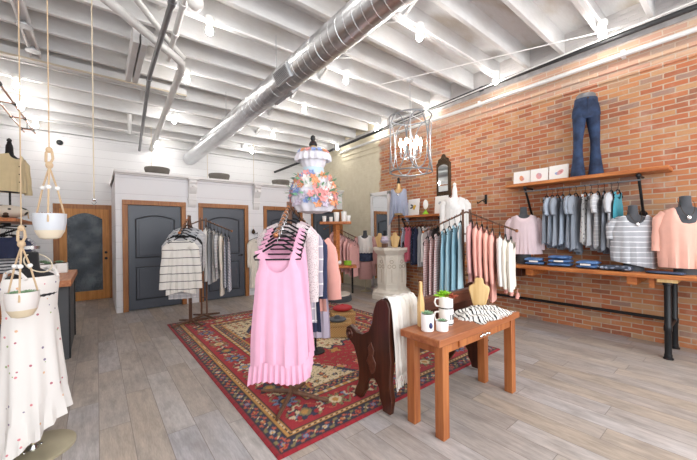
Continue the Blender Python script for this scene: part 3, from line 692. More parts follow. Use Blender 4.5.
# rack 1: pink dresses in front
RX, RY = 1.30, 2.45
rod1, a1, b1 = rack('bronze two-arm clothes rack on the rug with pink dresses hanging in front', RX, RY, (-.61, -.79), 1.68, [(-.17, .24), (.19, -.28), (-.26, -.25), (.2, .12)], RUGZ+.002, dirB=(.82, .57))
hemw = lambda u: -.05*u+.04*math.sin(2.5*u)
ords = ['foremost', 'second', 'third', 'fourth', 'fifth', 'rearmost']
for i, s in enumerate((.50, .43, .36, .29, .23, .17)):
    hang(rod1, a1, s, 'pink_dress', '%s pink sleeveless ruffle hem dress on the near arm of the front rack' % ords[i], 'dress', 'pink', 'dress', '%s pink dress' % ords[i], L=.84+.03*min(i, 3), ruffle=True, hem=hemw, group='pink ruffle dresses on the front rack', ph=1.3+i*.9, jit=.05 if i == 0 else .12)
hang(rod1, a1, .10, 'lace_cardigan', 'long white crochet lace duster right behind the pink dresses', 'cardigan', 'lace', 'cardigan', 'long white crochet duster', L=1.26, scale=1.0)
hang(rod1, b1, .06, 'cardigan', 'mauve lace sleeved cardigan between the crochet duster and windowpane top', 'cardigan', 'blush', 'cardigan', 'mauve lace sleeved cardigan', flip=True, L=.9, scale=.95)
hang(rod1, b1, .16, 'windowpane_blouse', 'lilac grey windowpane top with white lines on the front rack far arm', 'top', 'pane', 'tunic', 'lilac windowpane top', flip=True, L=.88, scale=.95)
hang(rod1, b1, .25, 'tunic', 'dark navy tunic beside the coral knit on the front rack', 'top', 'navy', 'tunic', 'dark navy tunic', flip=True, L=.95, scale=.95)
hang(rod1, b1, .34, 'coral_sweater', 'coral pink knit sweater with hanging sleeve on the front rack far arm', 'sweater', 'coral', 'tunic', 'coral knit sweater', flip=True, L=.74, scale=1.05, sl=(.50, .075), sdirx=.10)
hang(rod1, b1, .45, 'blush_dress', 'long pale lilac pink dress hanging last behind the coral sweater', 'dress', 'lilac', 'tank', 'long pale lilac dress', flip=True, L=.98, scale=1.1)

# racks by the fitting room doors
rod2, a2, b2 = rack('bronze clothes rack at the back edge of the rug holding striped knits', 1.15, 5.50, (-.42, -.9), 1.72, None, RUGZ+.002, arms=(.56, .4), dirB=(.3, .95))
hang(rod2, a2, .50, 'striped_sweater', 'white knit sweater with thin black stripes, foremost on the back left rack', 'sweater', 'sweater', 'top', 'white black striped sweater', L=.80, wt=[(0, .15), (.15, .155), (1, .20)], sl=(.62, .05), sdirx=.09, hem=lambda u: .05*abs(u)-.03, jit=.02)
for s, l, m, L in ((.43, 'thin striped white tunic showing below the black striped sweater', 'thin2', .92), (.36, 'black knit top directly behind the striped sweater, only edges showing', 'blackform', .7), (.28, 'light grey top third behind the striped sweater', 'grey', .84), (.2, 'grey and white striped top behind the light grey top', 'thin2', .86), (.12, 'heather grey top next to the rack post', 'grey', .9)):
    hang(rod2, a2, s, 'knit_sweater', l, 'top', m, 'top', l.split(' directly')[0].split(' third')[0].split(' showing')[0].split(' behind')[0].split(' next')[0], L=L)
rod2b, a2b, b2b = rack('bronze clothes rack right of the striped knits before the second door', 1.43, 5.80, (.92, -.42), 1.70, None, 0, arms=(.46, .2))
its = [(.05, 'white_shirt', 'white long shirt nearest the post on the rack by the second door', 'offwhite', 'tunic', .84), (.11, 'grey_tank', 'pale grey tank beside the white long shirt by the second door', 'grey', 'tank', .86), (.17, 'white_tank', 'white tank midway on the rack by the second door', 'offwhite', 'tank', .80), (.23, 'grey_shirt', 'light grey top with sleeves by the second door', 'thin2', 'top', .72), (.29, 'white_tunic', 'off white tunic hanging lowest by the second door', 'cream', 'tunic', .98),
       (.35, 'striped_tank', 'first blue and white thin striped tank by the second door', 'thin', 'tank', .82), (.41, 'striped_tank', 'outermost blue and white thin striped tank by the second door', 'thin', 'tank', .86)]
for s, nm, l, m, k, L in its: hang(rod2b, a2b, s, nm, l, 'top', m, k, l.split(' by ')[0].split(' nearest')[0].split(' beside')[0].split(' midway')[0].split(' hanging')[0], L=L+.1, jit=.06)

# rack 3: teal and peach, behind the bench
rod3, a3, b3 = rack('bronze ladder-post clothes rack behind the bench holding teal and peach tops', 3.66, 2.21, (-.36, .93), 1.69)
for i, s in enumerate((.07, .14, .21, .28)):
    hang(rod3, a3, s, 'teal_dress', 'dusty teal dress, %s from the ladder post' % ('nearest', 'second', 'third', 'fourth')[i], 'dress', ('teal2', 'teal', 'teal2', 'teal')[i], 'tank', '%s teal dress from the ladder post' % ('nearest', 'second', 'third', 'fourth')[i], L=.95, scale=1.2, amp=.02, n=6, group='teal dresses on the ladder rack', jit=.05)
for i, s in enumerate((.36, .43, .50)):
    hang(rod3, a3, s, 'checked_dress', 'pink and white checked long dress, %s from the teal dresses' % ('first', 'middle', 'outermost')[i], 'dress', 'mauve', 'tank', '%s pink checked dress' % ('first', 'middle', 'outermost')[i], L=.98, scale=1.15, group='pink checked dresses on the ladder rack', jit=.05)
for i, s in enumerate((.06, .12, .18, .24, .30)):
    hang(rod3, b3, s, 'peach_tunic', 'peach pink tunic, %s right of the ladder post' % ('nearest', 'second', 'third', 'fourth', 'last')[i], 'top', ('blushdk', 'peach', 'peach', 'coralb', 'peach')[i], 'tunic', '%s peach tunic right of the ladder post' % ('nearest', 'second', 'third', 'fourth', 'last')[i], L=.86, group='peach tunics on the ladder rack', jit=.05)
for i, s in enumerate((.38, .44, .50)):
    g = hang(rod3, b3, s, 'cream_blouse', 'cream sheer blouse, %s in the row at the rack end' % ('first', 'middle', 'outermost')[i], 'blouse', ('offwhite', 'cream', 'cream')[i], 'top', '%s cream blouse at the rack end' % ('first', 'middle', 'outermost')[i], L=.62, group='cream blouses on the ladder rack', jit=.06)
    for k in range(2):
        tz = MB().tube([(0, 0, 0), (0, 0, -.05)], .003, 5).lathe([(.004, -.05), (.016, -.06), (.02, -.1), (.004, -.102)], n=8).build('tassel', 'coral', g, (.06-.12*k, -.06, -.62))

# rack 4: rose garments far away
rod4, a4, b4 = rack('far bronze clothes rack holding rose pink tops beside the plaster wall', 4.35, 6.12, (.42, -.9), 1.62, arms=(.62, .2))
for i, s in enumerate((.08, .17, .26, .35, .44, .53, .59)):
    q = ('nearest the post', 'second from the post', 'third from the post', 'fourth from the post', 'fifth from the post', 'sixth from the post', 'outermost')[i]
    hang(rod4, a4, s, 'rose_blouse', 'rose pink top on the far rack, '+q, 'top', ('rose', 'blushdk')[i % 2], 'tunic', 'rose top '+q+' on the far rack', L=.82, group='rose tops on the far rack', jit=.06)

# cream dress on a wall hook between the second and third doors
CX, CY, CZ = 2.93, BY-.075, 1.34
garment('cream_dress', 'long cream dress on a hanger hooked between the second and third doors', 'dress', 'cream', 'cardigan', (CX, CY, CZ), 0, L=1.16, scale=.95)
hanger('black hanger hooked on the wall holding the long cream dress', (CX, CY, CZ), 0, .22)
o = MB().tube([(0, .07, .0), (0, -.01, .0), (0, -.02, .03)], .006, 6).lathe([(.018, 0), (.018, .006)], (0, 0.06, 0), 10).build('wall_hook', 'iron', None, (CX, CY, CZ+.092)); tag(o, 'small dark wall hook above the cream dress', 'hook')
t = thing('pine_cone', 'brown pine cone ornament hung above the cream dress hook', 'ornament', (2.86, BY-.04, 1.5))
MB().lathe([(.004, -.08), (.035, -.06), (.04, -.03), (.028, .01), (.008, .04)], n=12).build('cone', 'brass', t); MB().tube([(0, 0, .04), (0, .03, .12)], .003, 5).build('loop', 'rope', t)

# ------------------------------------------------------------------ torso forms
TOR = [(0, .150, .100), (.06, .165, .112), (.18, .132, .095), (.28, .138, .100), (.40, .165, .120), (.48, .172, .102), (.53, .155, .072), (.555, .105, .056), (.58, .058, .05), (.63, .050, .048), (.69, .048, .048)]
def torso_mb(k=1., hk=1., n=24):
    rs = []; z0 = []
    for i in range(len(TOR)-1):
        for q in range(3):
            t = q/3; rs.append([TOR[i][j]*(1-t)+TOR[i+1][j]*t for j in range(3)])
    rs.append(list(TOR[-1])); rs.append([TOR[-1][0]+.008, .03, .03])
    return MB().rings([[(w_*k*math.cos(2*PI*q/n), d_*k*math.sin(2*PI*q/n)-.012*k*math.exp(-((z-.40)/.07)**2)*(1 if math.sin(2*PI*q/n) < 0 else 0), z*hk) for q in range(n)] for z, w_, d_ in rs])
def form(label, loc, rz, mat, lift=0., base=None, cap=None, k=1., hk=1., name='bust_form', polemat='chrome'):
    t = thing(name, label, 'mannequin', loc, rz)
    b = torso_mb(k, hk).build('torso', mat, t, (0, 0, lift))
    if cap:
        zc = lift+.69*hk
        MB().lathe([(.048*k, 0), (.044*k, .03), (.03, .05), (.028, .07), (.022, .085), (.03, .10), (.028, .12), (.008, .14)], (0, 0, zc), 16).build('neck_cap', cap, t)
    if lift > .06: MB().tube([(0, 0, .01), (0, 0, lift+.05)], .013, 10).build('pole', polemat, t)
    if base: MB().lathe([(base, 0), (base, .012), (base*.9, .018), (.02, .022), (.018, .05)], n=28).build('base', polemat, t)
    return t
def wear(t, name, mat, kind, lift, k=1., **kw):
    kw.setdefault('tadd', .118); kw.setdefault('wadd', .01)
    return garment(name, None, None, mat, kind, (0, 0, lift+.60*k), 0, part_of=t, **kw)
def pendant(t, z0, dz, w, y, mat='brass'):
    pts = [(-w*math.cos(a)*1, y*abs(math.sin(a))**.5 if 0 < a < PI else 0, z0-dz*math.sin(a)) for a in [PI*i/14 for i in range(15)]]
    n = MB().tube(pts, .003, 5).build('necklace', mat, t); MB().sph((0, y, z0-dz-.018), (.018, .008, .024), 10, 6).build('pendant', 'silver', n)

TZ = .92
# three busts on the lower shelf
F1 = form('charcoal bust in a pale pink gauze blouse on the lower shelf', (5.14, 2.14, TZ), face((-.9, -.42)), 'charcoal', .17, .0, k=.96)
MB().lathe([(.11, 0), (.10, .012), (.09, .2)], n=20).build('bust_base', 'charcoal', F1)
wear(F1, 'gauze_blouse', 'blush', 'top', .17, L=.62, wt=[(0, .165), (.12, .18), (.55, .21), (1, .235)], sl=(.44, .05), nf=.06, nw=.085, n=9, amp=.008, sdirx=.06)
F2 = form('black bust in a grey and white striped tee on the lower shelf', (5.12, .87, TZ), face((-.88, -.47)), 'charcoal', .10, k=.95)
MB().lathe([(.11, 0), (.10, .012), (.09, .1)], n=20).build('bust_base', 'charcoal', F2)
wear(F2, 'striped_tee', striped('grey_white_tee_stripe', '#a8aab0', '#e3e3e6', .062, .16), 'tee', .10, L=.63, wt=[(0, .165), (.12, .19), (.35, .225), (.7, .215), (1, .21)], sl=(.20, .055), nf=.11, nw=.095, n=5, amp=.010, hem=lambda u: .05*u, sdirx=.045)
pendant(F2, .74, .16, .06, -.135)
F3 = form('black bust in a loose coral blouse at the right end of lower shelf', (5.12, .43, TZ), face((-.95, -.3)), 'charcoal', .17, k=.98)
MB().lathe([(.11, 0), (.10, .012), (.09, .2)], n=20).build('bust_base', 'charcoal', F3)
wear(F3, 'coral_blouse', 'coralb', 'top', .17, L=.70, wt=[(0, .165), (.12, .195), (.35, .235), (.7, .22), (1, .215)], sl=(.40, .055), nf=.15, nw=.095, n=5, amp=.010, sdirx=.06)
pendant(F3, .81, .17, .06, -.135)
# form in blue grey top standing on the pedestal, tan jacket form, white form, pink cardigan form
PEDZ = 1.10
F4 = form('tall dress form in a blue grey handkerchief hem top on the plaster pedestal', (5.22, 4.78, PEDZ), face((-.8, -.6)), 'skin', .70, .13, 'black', k=.86, polemat='iron')
wear(F4, 'handkerchief_blouse', 'bluegrey', 'tank', .70, L=.62, wt=[(0, .165), (.15, .17), (.4, .185), (1, .215)], nf=.11, nw=.10, n=6, amp=.022, hem=lambda u: .42*max(0, abs(u)-.35)-.06)
pendant(F4, 1.27, .12, .06, -.13)
F5 = form('white mannequin form in a sheer white top behind the ladder rack', (4.86, 3.15, 0), face((-.85, -.5)), 'porcelain', 1.44, .17, 'porcelain', k=.84)
wear(F5, 'sheer_blouse', 'offwhite', 'tunic', 1.44, L=.8, wt=[(0, .165), (.2, .165), (1, .185)], sl=(.5, .05), n=6, tadd=.085)
F6 = form('form in white tee, denim shorts and pink cardigan by the brick wall', (5.12, 5.80, 0), face((-.75, -.65)), 'charcoal', .78, .13, None, k=.95, polemat='gold')
wear(F6, 'white_tee', 'offwhite', 'tank', .78, L=.45, wt=[(0, .16), (.2, .17), (1, .18)], nf=.08)
garment('pink_cardigan', None, None, 'blushdk', 'cardigan', (0, .035, .78+.60), 0, part_of=F6, L=1.0, wt=[(0, .2), (.2, .22), (1, .27)], tadd=.05, sl=(.6, .065), nf=.9, nw=.12)
MB().lathe([(.185, .2), (.178, .12), (.19, 0), (.186, 0.0)], (0, 0, .74), 24, 1, .72, cap=False).build('denim_shorts', 'denimdk', F6)
MB().lathe([(.17, 0), (.18, .15), (.16, .42)], (0, 0, .30), 24, 1, .7, cap=False).build('pink_skirt', 'blushdk', F6)
for x in (-1, 1): pass

# flowered dress form
FD = thing('flowered_dress_form', 'dress form in a white eyelet dress covered with pastel paper flowers', 'mannequin', (2.02, 3.20, RUGZ+.002), face((-.5, -.87)))
LF = 1.66
MB().lathe([(.11, 0), (.11, .012), (.03, .02), (.02, .05)], n=28).build('base', 'iron', FD); MB().tube([(0, 0, .02), (0, 0, LF+.3)], .013, 10).build('pole', 'iron', FD)
torso_mb(.66, .95).build('torso', 'skin', FD, (0, 0, LF+.16))
MB().lathe([(.045, 0), (.05, .02), (.036, .05), (.02, .06), (.03, .085), (.026, .115), (.008, .13)], (0, 0, LF+.78), 16).build('neck_cap', 'black', FD)
def frill(prof, amp, k, n=72, ph=0):
    return MB().rings([[((r+amp*f*math.sin(k*a+ph))*math.cos(a), (r*.8+amp*f*math.sin(k*a+ph))*math.sin(a), z) for a in [2*PI*q/n for q in range(n)]] for r, z, f in prof], cap=False)
frill([(.20, .0, 1), (.245, .06, 1), (.265, .16, 1), (.255, .26, .8), (.21, .36, .5), (.145, .43, .2), (.12, .46, .1)], .012, 11).build('bubble_skirt', 'eyelet', FD, (0, 0, LF))
MB().lathe([(.19, .01), (.10, -.02), (.02, -.02)], (0, 0, LF), 30, 1, .8, cap=False).build('skirt_lining', 'eyelet', FD)
frill([(.118, .43, 0), (.125, .46, 0), (.125, .50, 0), (.118, .525, 0)], .0, 5).build('sash', 'skyblue', FD, (0, 0, LF))
frill([(.12, .52, .3), (.15, .58, .4), (.165, .66, .5), (.12, .70, .3)], .010, 13).build('eyelet_bodice', 'eyelet', FD, (0, 0, LF))
frill([(.13, .71, .3), (.185, .69, 1), (.205, .64, 1.6), (.20, .60, 2)], .010, 17).build('off_shoulder_ruffle', 'eyelet', FD, (0, 0, LF))
random.seed(21)
def petal_flower(c, nrm, r, mat, parent):
    n = Vector(nrm).normalized(); u = n.orthogonal().normalized(); v = n.cross(u); m = MB(); c = Vector(c)
    for k in range(6):
        a = 2*PI*k/6+random.random()*.4; dvec = u*math.cos(a)+v*math.sin(a); sd_ = n.cross(dvec)
        p = [c+dvec*r*.1, c+dvec*r*.6+sd_*r*.34+n*r*.22, c+dvec*r+n*r*.38, c+dvec*r*.6-sd_*r*.34+n*r*.22]
        m.add(p+[q+n*.003 for q in p], [(0, 1, 2, 3), (7, 6, 5, 4), (0, 4, 5, 1), (1, 5, 6, 2), (2, 6, 7, 3), (3, 7, 4, 0)])
    m.sph(tuple(c+n*r*.12), r*.26, 8, 6); return m.build('paper_flower', mat, parent, smooth=0)
for i in range(92):
    a = 2*PI*((i*.381966) % 1); h = .07+.37*((i*.7548) % 1); r = lerp_tab([(0, .20), (.06, .245), (.16, .265), (.26, .255), (.36, .21), (.46, .12)], h)
    cc = (r*math.cos(a), r*.8*math.sin(a), LF+h); petal_flower(cc, (math.cos(a), math.sin(a), .25), random.uniform(.045, .072), random.choice(['orange', 'pinkp', 'lilac', 'bluep', 'offwhite', 'pinkp', 'orange']), FD)
for i in range(85):
    a = 2*PI*((i*.6180+.21) % 1); h = .12+.30*((i*.5698) % 1); r = lerp_tab([(0, .20), (.06, .245), (.16, .265), (.26, .255), (.36, .21), (.46, .12)], h)+.015
    c = Vector((r*math.cos(a), r*.8*math.sin(a), LF+h)); dd = Vector((math.cos(a+random.uniform(-.9, .9)), math.sin(a), random.uniform(-.4, .6))).normalized()
    sdv = dd.cross(Vector((math.cos(a), math.sin(a), .1))).normalized()
    m = MB(); p = [c, c+dd*.04+sdv*.018, c+dd*.08, c+dd*.04-sdv*.018]; q = Vector((math.cos(a), math.sin(a), 0))*.003
    m.add(p+[x+q for x in p], [(0, 1, 2, 3), (7, 6, 5, 4), (0, 4, 5, 1), (1, 5, 6, 2), (2, 6, 7, 3), (3, 7, 4, 0)]); m.build('leaf', 'greenp', FD, smooth=0)
for i in range(7):
    a = -PI/2+.9*(i-3)/3*1.3; petal_flower((.17*math.cos(a), .14*math.sin(a), LF+.705), (math.cos(a), math.sin(a), .7), .035, ('bluep', 'orange', 'pinkp', 'bluep')[i % 4], FD)

# jeans form on the upper shelf
SH = 2.165
J = thing('jeans_form', 'lower body form in flared blue jeans standing on the upper shelf', 'mannequin', (5.34, 1.385, SH), face((-.88, -.47)))
def leg_rings(s, prof):
    return [[(s*(cx+(0))+rx*math.cos(2*PI*q/20), cy+ry*math.sin(2*PI*q/20), z) for q in range(20)] for z, cx, cy, rx, ry in prof]
LEG = [(.0, .104, 0, .090, .085), (.03, .104, 0, .088, .084), (.2, .102, 0, .068, .068), (.38, .099, 0, .054, .056), (.5, .097, -.005, .056, .06), (.65, .087, -.005, .067, .074), (.8, .077, 0, .080, .090), (.86, .074, 0, .084, .098)]
jm = MB()
for s in (-1, 1): jm.rings(leg_rings(s, LEG), cap=True)
HIP = [(.79, .145, .09), (.84, .164, .106), (.92, .160, .106), (1.01, .140, .094), (1.07, .126, .088)]
jm.rings([[(a*math.cos(2*PI*q/28), b*math.sin(2*PI*q/28), z) for q in range(28)] for z, a, b in HIP])
jn = jm.build('flared_jeans', 'denimform', J)
MB().lathe([(.138, 1.035), (.131, 1.078), (.124, 1.078)], (0, 0, 0), 28, 1, .70, cap=False).build('waistband', 'denimdk', jn)
MB().rings([[(a*math.cos(2*PI*q/24), b*math.sin(2*PI*q/24), z) for q in range(24)] for z, a, b in ((1.05, .120, .084), (1.12, .116, .08), (1.15, .09, .06), (1.155, .02, .015))]).build('waist_cap', 'pipegrey', J)
for s in (-1, 1):
    MB().tube([(s*.06, -.10, 1.04), (s*.09, -.098, .985), (s*.145, -.065, .965)], .003, 5).build('pocket_seam', 'denimdk', jn)
MB().tube([(0, -.099, 1.06), (0, -.112, .93), (0, -.10, .83)], .004, 5).build('fly_seam', 'denimdk', jn)
MB().lathe([(.012, 0), (.012, .006)], (0, 0, 0), 10).build('button', 'brass', jn, (0, -.1, 1.055)).rotation_euler = (PI/2, 0, 0)

# ------------------------------------------------------------------ console table and what stands on it
random.seed(11)
T = thing('console_table', 'low reddish wooden console table with square legs behind the bench', 'table', (2.355, 1.445, 0))
TX, TY, TT = .59, .175, .70
MB().bb((-TX, -TY, .648), (TX, TY, TT)).build('tabletop', 'tablewood', T, bev=.006)
ap = MB()
for s in (-1, 1): ap.bb((-TX+.07, s*(TY-.05)-.012, .575), (TX-.07, s*(TY-.05)+.012, .648)).bb((s*(TX-.085)-.012, -TY+.05, .575), (s*(TX-.085)+.012, TY-.05, .648))
ap.build('apron', 'tableleg', T)
dr = MB().bb((-.32, -TY+.022, .585), (.45, -TY+.04, .642)).build('drawer_front', 'tableleg', T, bev=.003)
pl = MB()
for i in range(5): pl.sph((.02+.03*(i-2), -TY+.012, .612+.006*(i % 2)), (.016, .010, .011), 8, 6)
pl.build('ornate_pull', 'silver', dr)
for sx in (-1, 1):
    for sy in (-1, 1): MB().bb((sx*(TX-.09)-.035, sy*(TY-.05)-.035, 0), (sx*(TX-.09)+.035, sy*(TY-.05)+.035, .648)).build('leg', 'tableleg', T, bev=.004)
def rosette_plant(parent, c, r, mat, name='succulent', n=3, lift=.5):
    m = MB(); c = Vector(c)
    for ringi in range(n):
        k = 5+ringi*2; rr = r*(.35+.65*(ringi+1)/n); el = 1.25-.42*ringi
        for i in range(k):
            a = 2*PI*i/k+ringi*.5+random.uniform(-.15, .15)
            d_ = Vector((math.cos(a)*math.cos(el), math.sin(a)*math.cos(el), math.sin(el))); side = Vector((-math.sin(a), math.cos(a), 0)); upv = d_.cross(side)
            p0, p1, p2 = c, c+d_*rr*.6, c+d_*rr
            ringA = [p0+side*.12*rr, p0-upv*.06*rr, p0-side*.12*rr, p0+upv*.06*rr]; ringB = [p1+side*.26*rr, p1-upv*.1*rr, p1-side*.26*rr, p1+upv*.1*rr]; ringC = [p2+side*.03*rr, p2-upv*.02*rr, p2-side*.03*rr, p2+upv*.02*rr]
            m.rings([ringA, ringB, ringC])
    return m.build(name, mat, parent)
def pot(name, label, cat, loc, r, h, mat, plant='succ', taper=.92, pr=None, blob=None):
    t = thing(name, label, cat, loc)
    MB().lathe([(r*taper*.9, 0), (r*taper, .004), (r, h), (r*.9, h), (r*.88, h-.012)], n=26, cap=False).lathe([(r*taper*.9, 0.0005), (.001, 0.0005)], n=26, cap=False).build('cup' if 'cup' in name or 'mug' in name else 'pot', mat, t)
    MB().lathe([(r*.9, h-.012), (.001, h-.006)], n=20, cap=False).build('soil', 'soil', t)
    if plant: rosette_plant(t, (0, 0, h-.008), pr or r*1.1, plant)
    if blob:
        MB().sph((blob[0]*r*.97, blob[1]*r*.97, h*.38), (.014, .014, .022), 12, 8).build('painted_dot', 'bluepaint', t)
    return t
pot('planter_cup', 'white cup planter with a blue painted dot on the console table corner', 'planter', (1.885, 1.46, TT), .047, .125, 'porcelain', 'succ', .95, .05, blob=(-.35, -.93))
pot('small_planter', 'short white cup planter right beside the blue dotted one', 'planter', (1.965, 1.39, TT), .045, .075, 'porcelain', 'succ', .95, .035)
def mug(name, label, loc, r, h, rz, mat='porcelain'):
    t = thing(name, label, 'mug', loc, rz)
    MB().lathe([(r*.92, 0), (r, .008), (r, h), (r*.92, h), (r*.9, h*.5), (r*.86, .012), (.001, .011)], n=26, cap=False).lathe([(r*.92, 0), (.001, 0)], n=26, cap=False).build('mug_body', mat, t)
    MB().tube([(r*.96, 0, h*.8), (r*1.5, 0, h*.78), (r*1.62, 0, h*.5), (r*1.4, 0, h*.22), (r*.96, 0, h*.18)], .007, 8).build('handle', mat, t)
    MB().lathe([(r*1.003, .006), (r*1.003, .014)], n=26, cap=False).build('dark_band', 'black', t)
    return t
m1 = mug('coffee_mug', 'white mug with black lettering under another mug on the console table', (2.13, 1.47, TT), .056, .12, 2.4)
for i in range(3):
    a = -1.9+i*.28; x, y = .0575*math.cos(a-2.4), .0575*math.sin(a-2.4)
    s = MB().tube([(x, y, .045), (x*1.0, y*1.0, .085)], .003, 5); s.build('lettering', 'black', m1)
m2 = mug('coffee_mug', 'white mug planter with lime succulent stacked on the lower mug', (2.13, 1.47, TT+.1205), .053, .10, 2.4)
MB().lathe([(.045, .085), (.001, .09)], n=20, cap=False).build('soil', 'soil', m2)
lm = rosette_plant(m2, (.012, -.02, .10), .078, 'lime', n=4); rosette_plant(m2, (-.035, .03, .085), .06, 'rust', n=3)
o = MB().lathe([(.0, 0), (.042, 0), (.042, .12), (.034, .16), (.022, .19), (.02, .245), (.02, .25), (.0, .25)], n=6, sy=.6, sx=1.0).build('bracelet_stand', 'palewood', None, (1.955, 1.575, TT), bev=.004)
o.scale = (1.35, 1.2, 1.35); tag(o, 'tall pale wood bottle shaped bracelet stand on the console table', 'jewelry stand'); o.rotation_euler = (0, 0, .6)
bo = [(-.055, 0), (.055, 0), (.085, .12), (.105, .20), (.10, .235), (.06, .255), (.045, .27), (.045, .31), (.03, .325), (-.03, .325), (-.045, .31), (-.045, .27), (-.06, .255), (-.10, .235), (-.105, .20), (-.085, .12)]
def necklace_bust(label, loc, rz, k, cat='jewelry stand'):
    t = thing('necklace_bust', label, cat, loc, rz)
    MB().prism([(a*k, b*k) for a, b in bo], 1, -.02*k, .02*k).build('bust_panel', 'palewood', t, bev=.012*k)
    MB().prism([(0, 0), (.10*k, 0), (.01, .16*k)], 0, -.012*k, .012*k).build('easel_leg', 'palewood', t)
    return t
necklace_bust('pale wood necklace bust standing at the back of the console table', (2.80, 1.57, TT), -1.05, .88)
# striped scarf heaped on the table
def scarf():
    t = thing('striped_scarf', 'black and white striped scarf with fringe heaped on the console table', 'scarf', (2.62, 1.45, TT))
    n, m = 44, 26; top = []; import mathutils
    vs = []; fs = []
    for j in range(m+1):
        for i in range(n+1):
            u, v = -1+2*i/n, -1+2*j/m; rr = max(0, 1-(abs(u)**2.6+abs(v)**2.6))
            x = .29*u+.02*math.sin(7*v+2*u); y = .165*v+.015*math.sin(9*u)
            z = .003+.055*rr**.6*(.8+.2*math.sin(9*(u+.5*v)+2*math.sin(3*v)))+.005*rr*math.sin(21*(u*.8-v))
            vs.append((x, y, max(.003, z)))
    fs = [(j*(n+1)+i, j*(n+1)+i+1, (j+1)*(n+1)+i+1, (j+1)*(n+1)+i) for j in range(m) for i in range(n)]
    k = len(vs); vs += [(x, y, .001) for x, y, z in vs]; fs += [tuple(k+q for q in reversed(f)) for f in fs]
    t2 = NT('scarf_stripes'); co = t2.coord(); x_ = t2.xyz(co)
    v = t2.math('ADD', t2.math('ADD', x_[0], t2.math('MULTIPLY', x_[1], -.7)), t2.math('MULTIPLY', t2.noise(co, 7), .10))
    f1 = t2.math('LESS_THAN', t2.math('FRACT', t2.math('DIVIDE', t2.math('ADD', v, 9), .04)), .32)
    t2.base(t2.mix(f1, lin('#e9e6e0'), lin('#2c2c30'))); t2.bump(t2.noise(co, 160), .3, .004)
    MB().add(vs, fs).build('scarf_cloth', t2.fin(.95), t)
    fr = MB()
    for i in range(26):
        a = PI*(.95+.75*i/25); x, y = .26*math.cos(a), .15*math.sin(a)
        fr.tube([(x, y, .02), (x*1.12, y*1.12, .006), (x*1.22+random.uniform(-.01, .01), y*1.26+random.uniform(-.01, .01), .003)], .0026, 4)
    q = fr.build('fringe', 'offwhite', t)
    return t
scarf()

# ------------------------------------------------------------------ bench (pew) with a throw
B = thing('church_bench', 'dark carved wooden pew bench standing on the rug edge', 'bench', (1.74, 1.74, 0))
prof = [(-.03, .005), (.05, .005), (.055, .05), (.085, .10), (.09, .17), (.14, .23), (.21, .21), (.25, .15), (.255, .09), (.30, .03), (.31, .005), (.40, .005), (.385, .06), (.345, .13), (.335, .25), (.36, .34), (.40, .43), (.46, .47), (.50, .52), (.50, .57), (.455, .60), (.41, .585), (.36, .555), (.29, .555), (.21, .60), (.165, .68), (.145, .78), (.11, .86), (.05, .895), (-.01, .885), (-.035, .83), (-.03, .60), (-.045, .42), (-.03, .25), (-.05, .12)]
RZ = RUGZ+.001
for x in (0, 1.28):
    p_ = [(a, b*.99+RZ) for a, b in prof]
    e = MB().prism(p_, 0, x, x+.045).build('end_panel', 'darkwood', B, bev=.006)
    xs = x-.004 if x == 0 else x+.045
    sh = [(.13, .30), (.17, .27), (.20, .33), (.23, .36), (.20, .42), (.21, .48), (.17, .53), (.135, .47), (.15, .42), (.115, .37)]
    MB().prism(sh, 0, xs-.003, xs+.006).build('carved_relief', 'benchrail', e, bev=.004)
    MB().tube([(xs+.002, .455+.038*math.cos(t), .535+.038*math.sin(t)) for t in [2*PI*i/18 for i in range(18)]], .007, 6, True).sph((xs+.002, .455, .535), .016, 10, 6).build('scroll', 'benchrail', e)
MB().bb((.045, -.02, .74), (1.28, .02, .85)).bb((.045, -.03, .83), (1.28, .03, .858)).build('top_rail', 'benchrail', B, bev=.006)
MB().bb((.045, -.012, .42), (1.28, .012, .74)).build('back_panel', 'darkwood', B)
MB().bb((.045, -.01, .40), (1.28, .43, .435)).build('seat', 'benchrail', B, bev=.008)
MB().bb((.045, .36, .30), (1.28, .385, .40)).build('seat_rail', 'darkwood', B)
def throw():
    t = thing('throw_blanket', 'cream throw blanket with fringe draped over the bench back at its near end', 'blanket', (1.74, 1.74, 0))
    nU = 36; path = [(-.062, .30), (-.060, .42), (-.056, .56), (-.050, .70), (-.044, .82), (-.034, .878), (-.012, .912), (.02, .916), (.045, .90), (.055, .84), (.056, .72), (.055, .62)]
    vs = []
    for j, (py, pz) in enumerate(path):
        for i in range(nU+1):
            u = i/nU; pinch = 1-.18*max(0, 5-j)/5
            x = .155+(.30*u-.15)*pinch+.004; fold = .013*math.sin(u*20+.2*j)+.005*math.sin(u*47+j)
            y = py-(abs(fold)*.9 if j < 6 else -abs(fold)*.3)*(1 if j not in (6, 7) else 0)
            z = pz+(.004*math.sin(u*20) if j in (6, 7) else 0)+(.06*math.sin(u*2.6+.4)-.03 if j == 0 else 0)-(.012*(1-u)*0)
            vs.append((x, y, z))
    W_ = nU+1; fs = [(j*W_+i, j*W_+i+1, (j+1)*W_+i+1, (j+1)*W_+i) for j in range(len(path)-1) for i in range(nU)]
    b = MB().add(vs, fs).build('throw_cloth', 'throw', t); so = b.modifiers.new('solid', 'SOLIDIFY'); so.thickness = .007; so.offset = 0
    fr = MB()
    for i in range(0, nU+1):
        p = Vector(vs[i]); fr.tube([p+Vector((0, 0, .005)), p+Vector((random.uniform(-.006, .006), -.003, -.04)), p+Vector((random.uniform(-.012, .012), -.002, -.09))], [.0045, .0035, .003], 5)
    fr.build('fringe', 'throw', t)
throw()

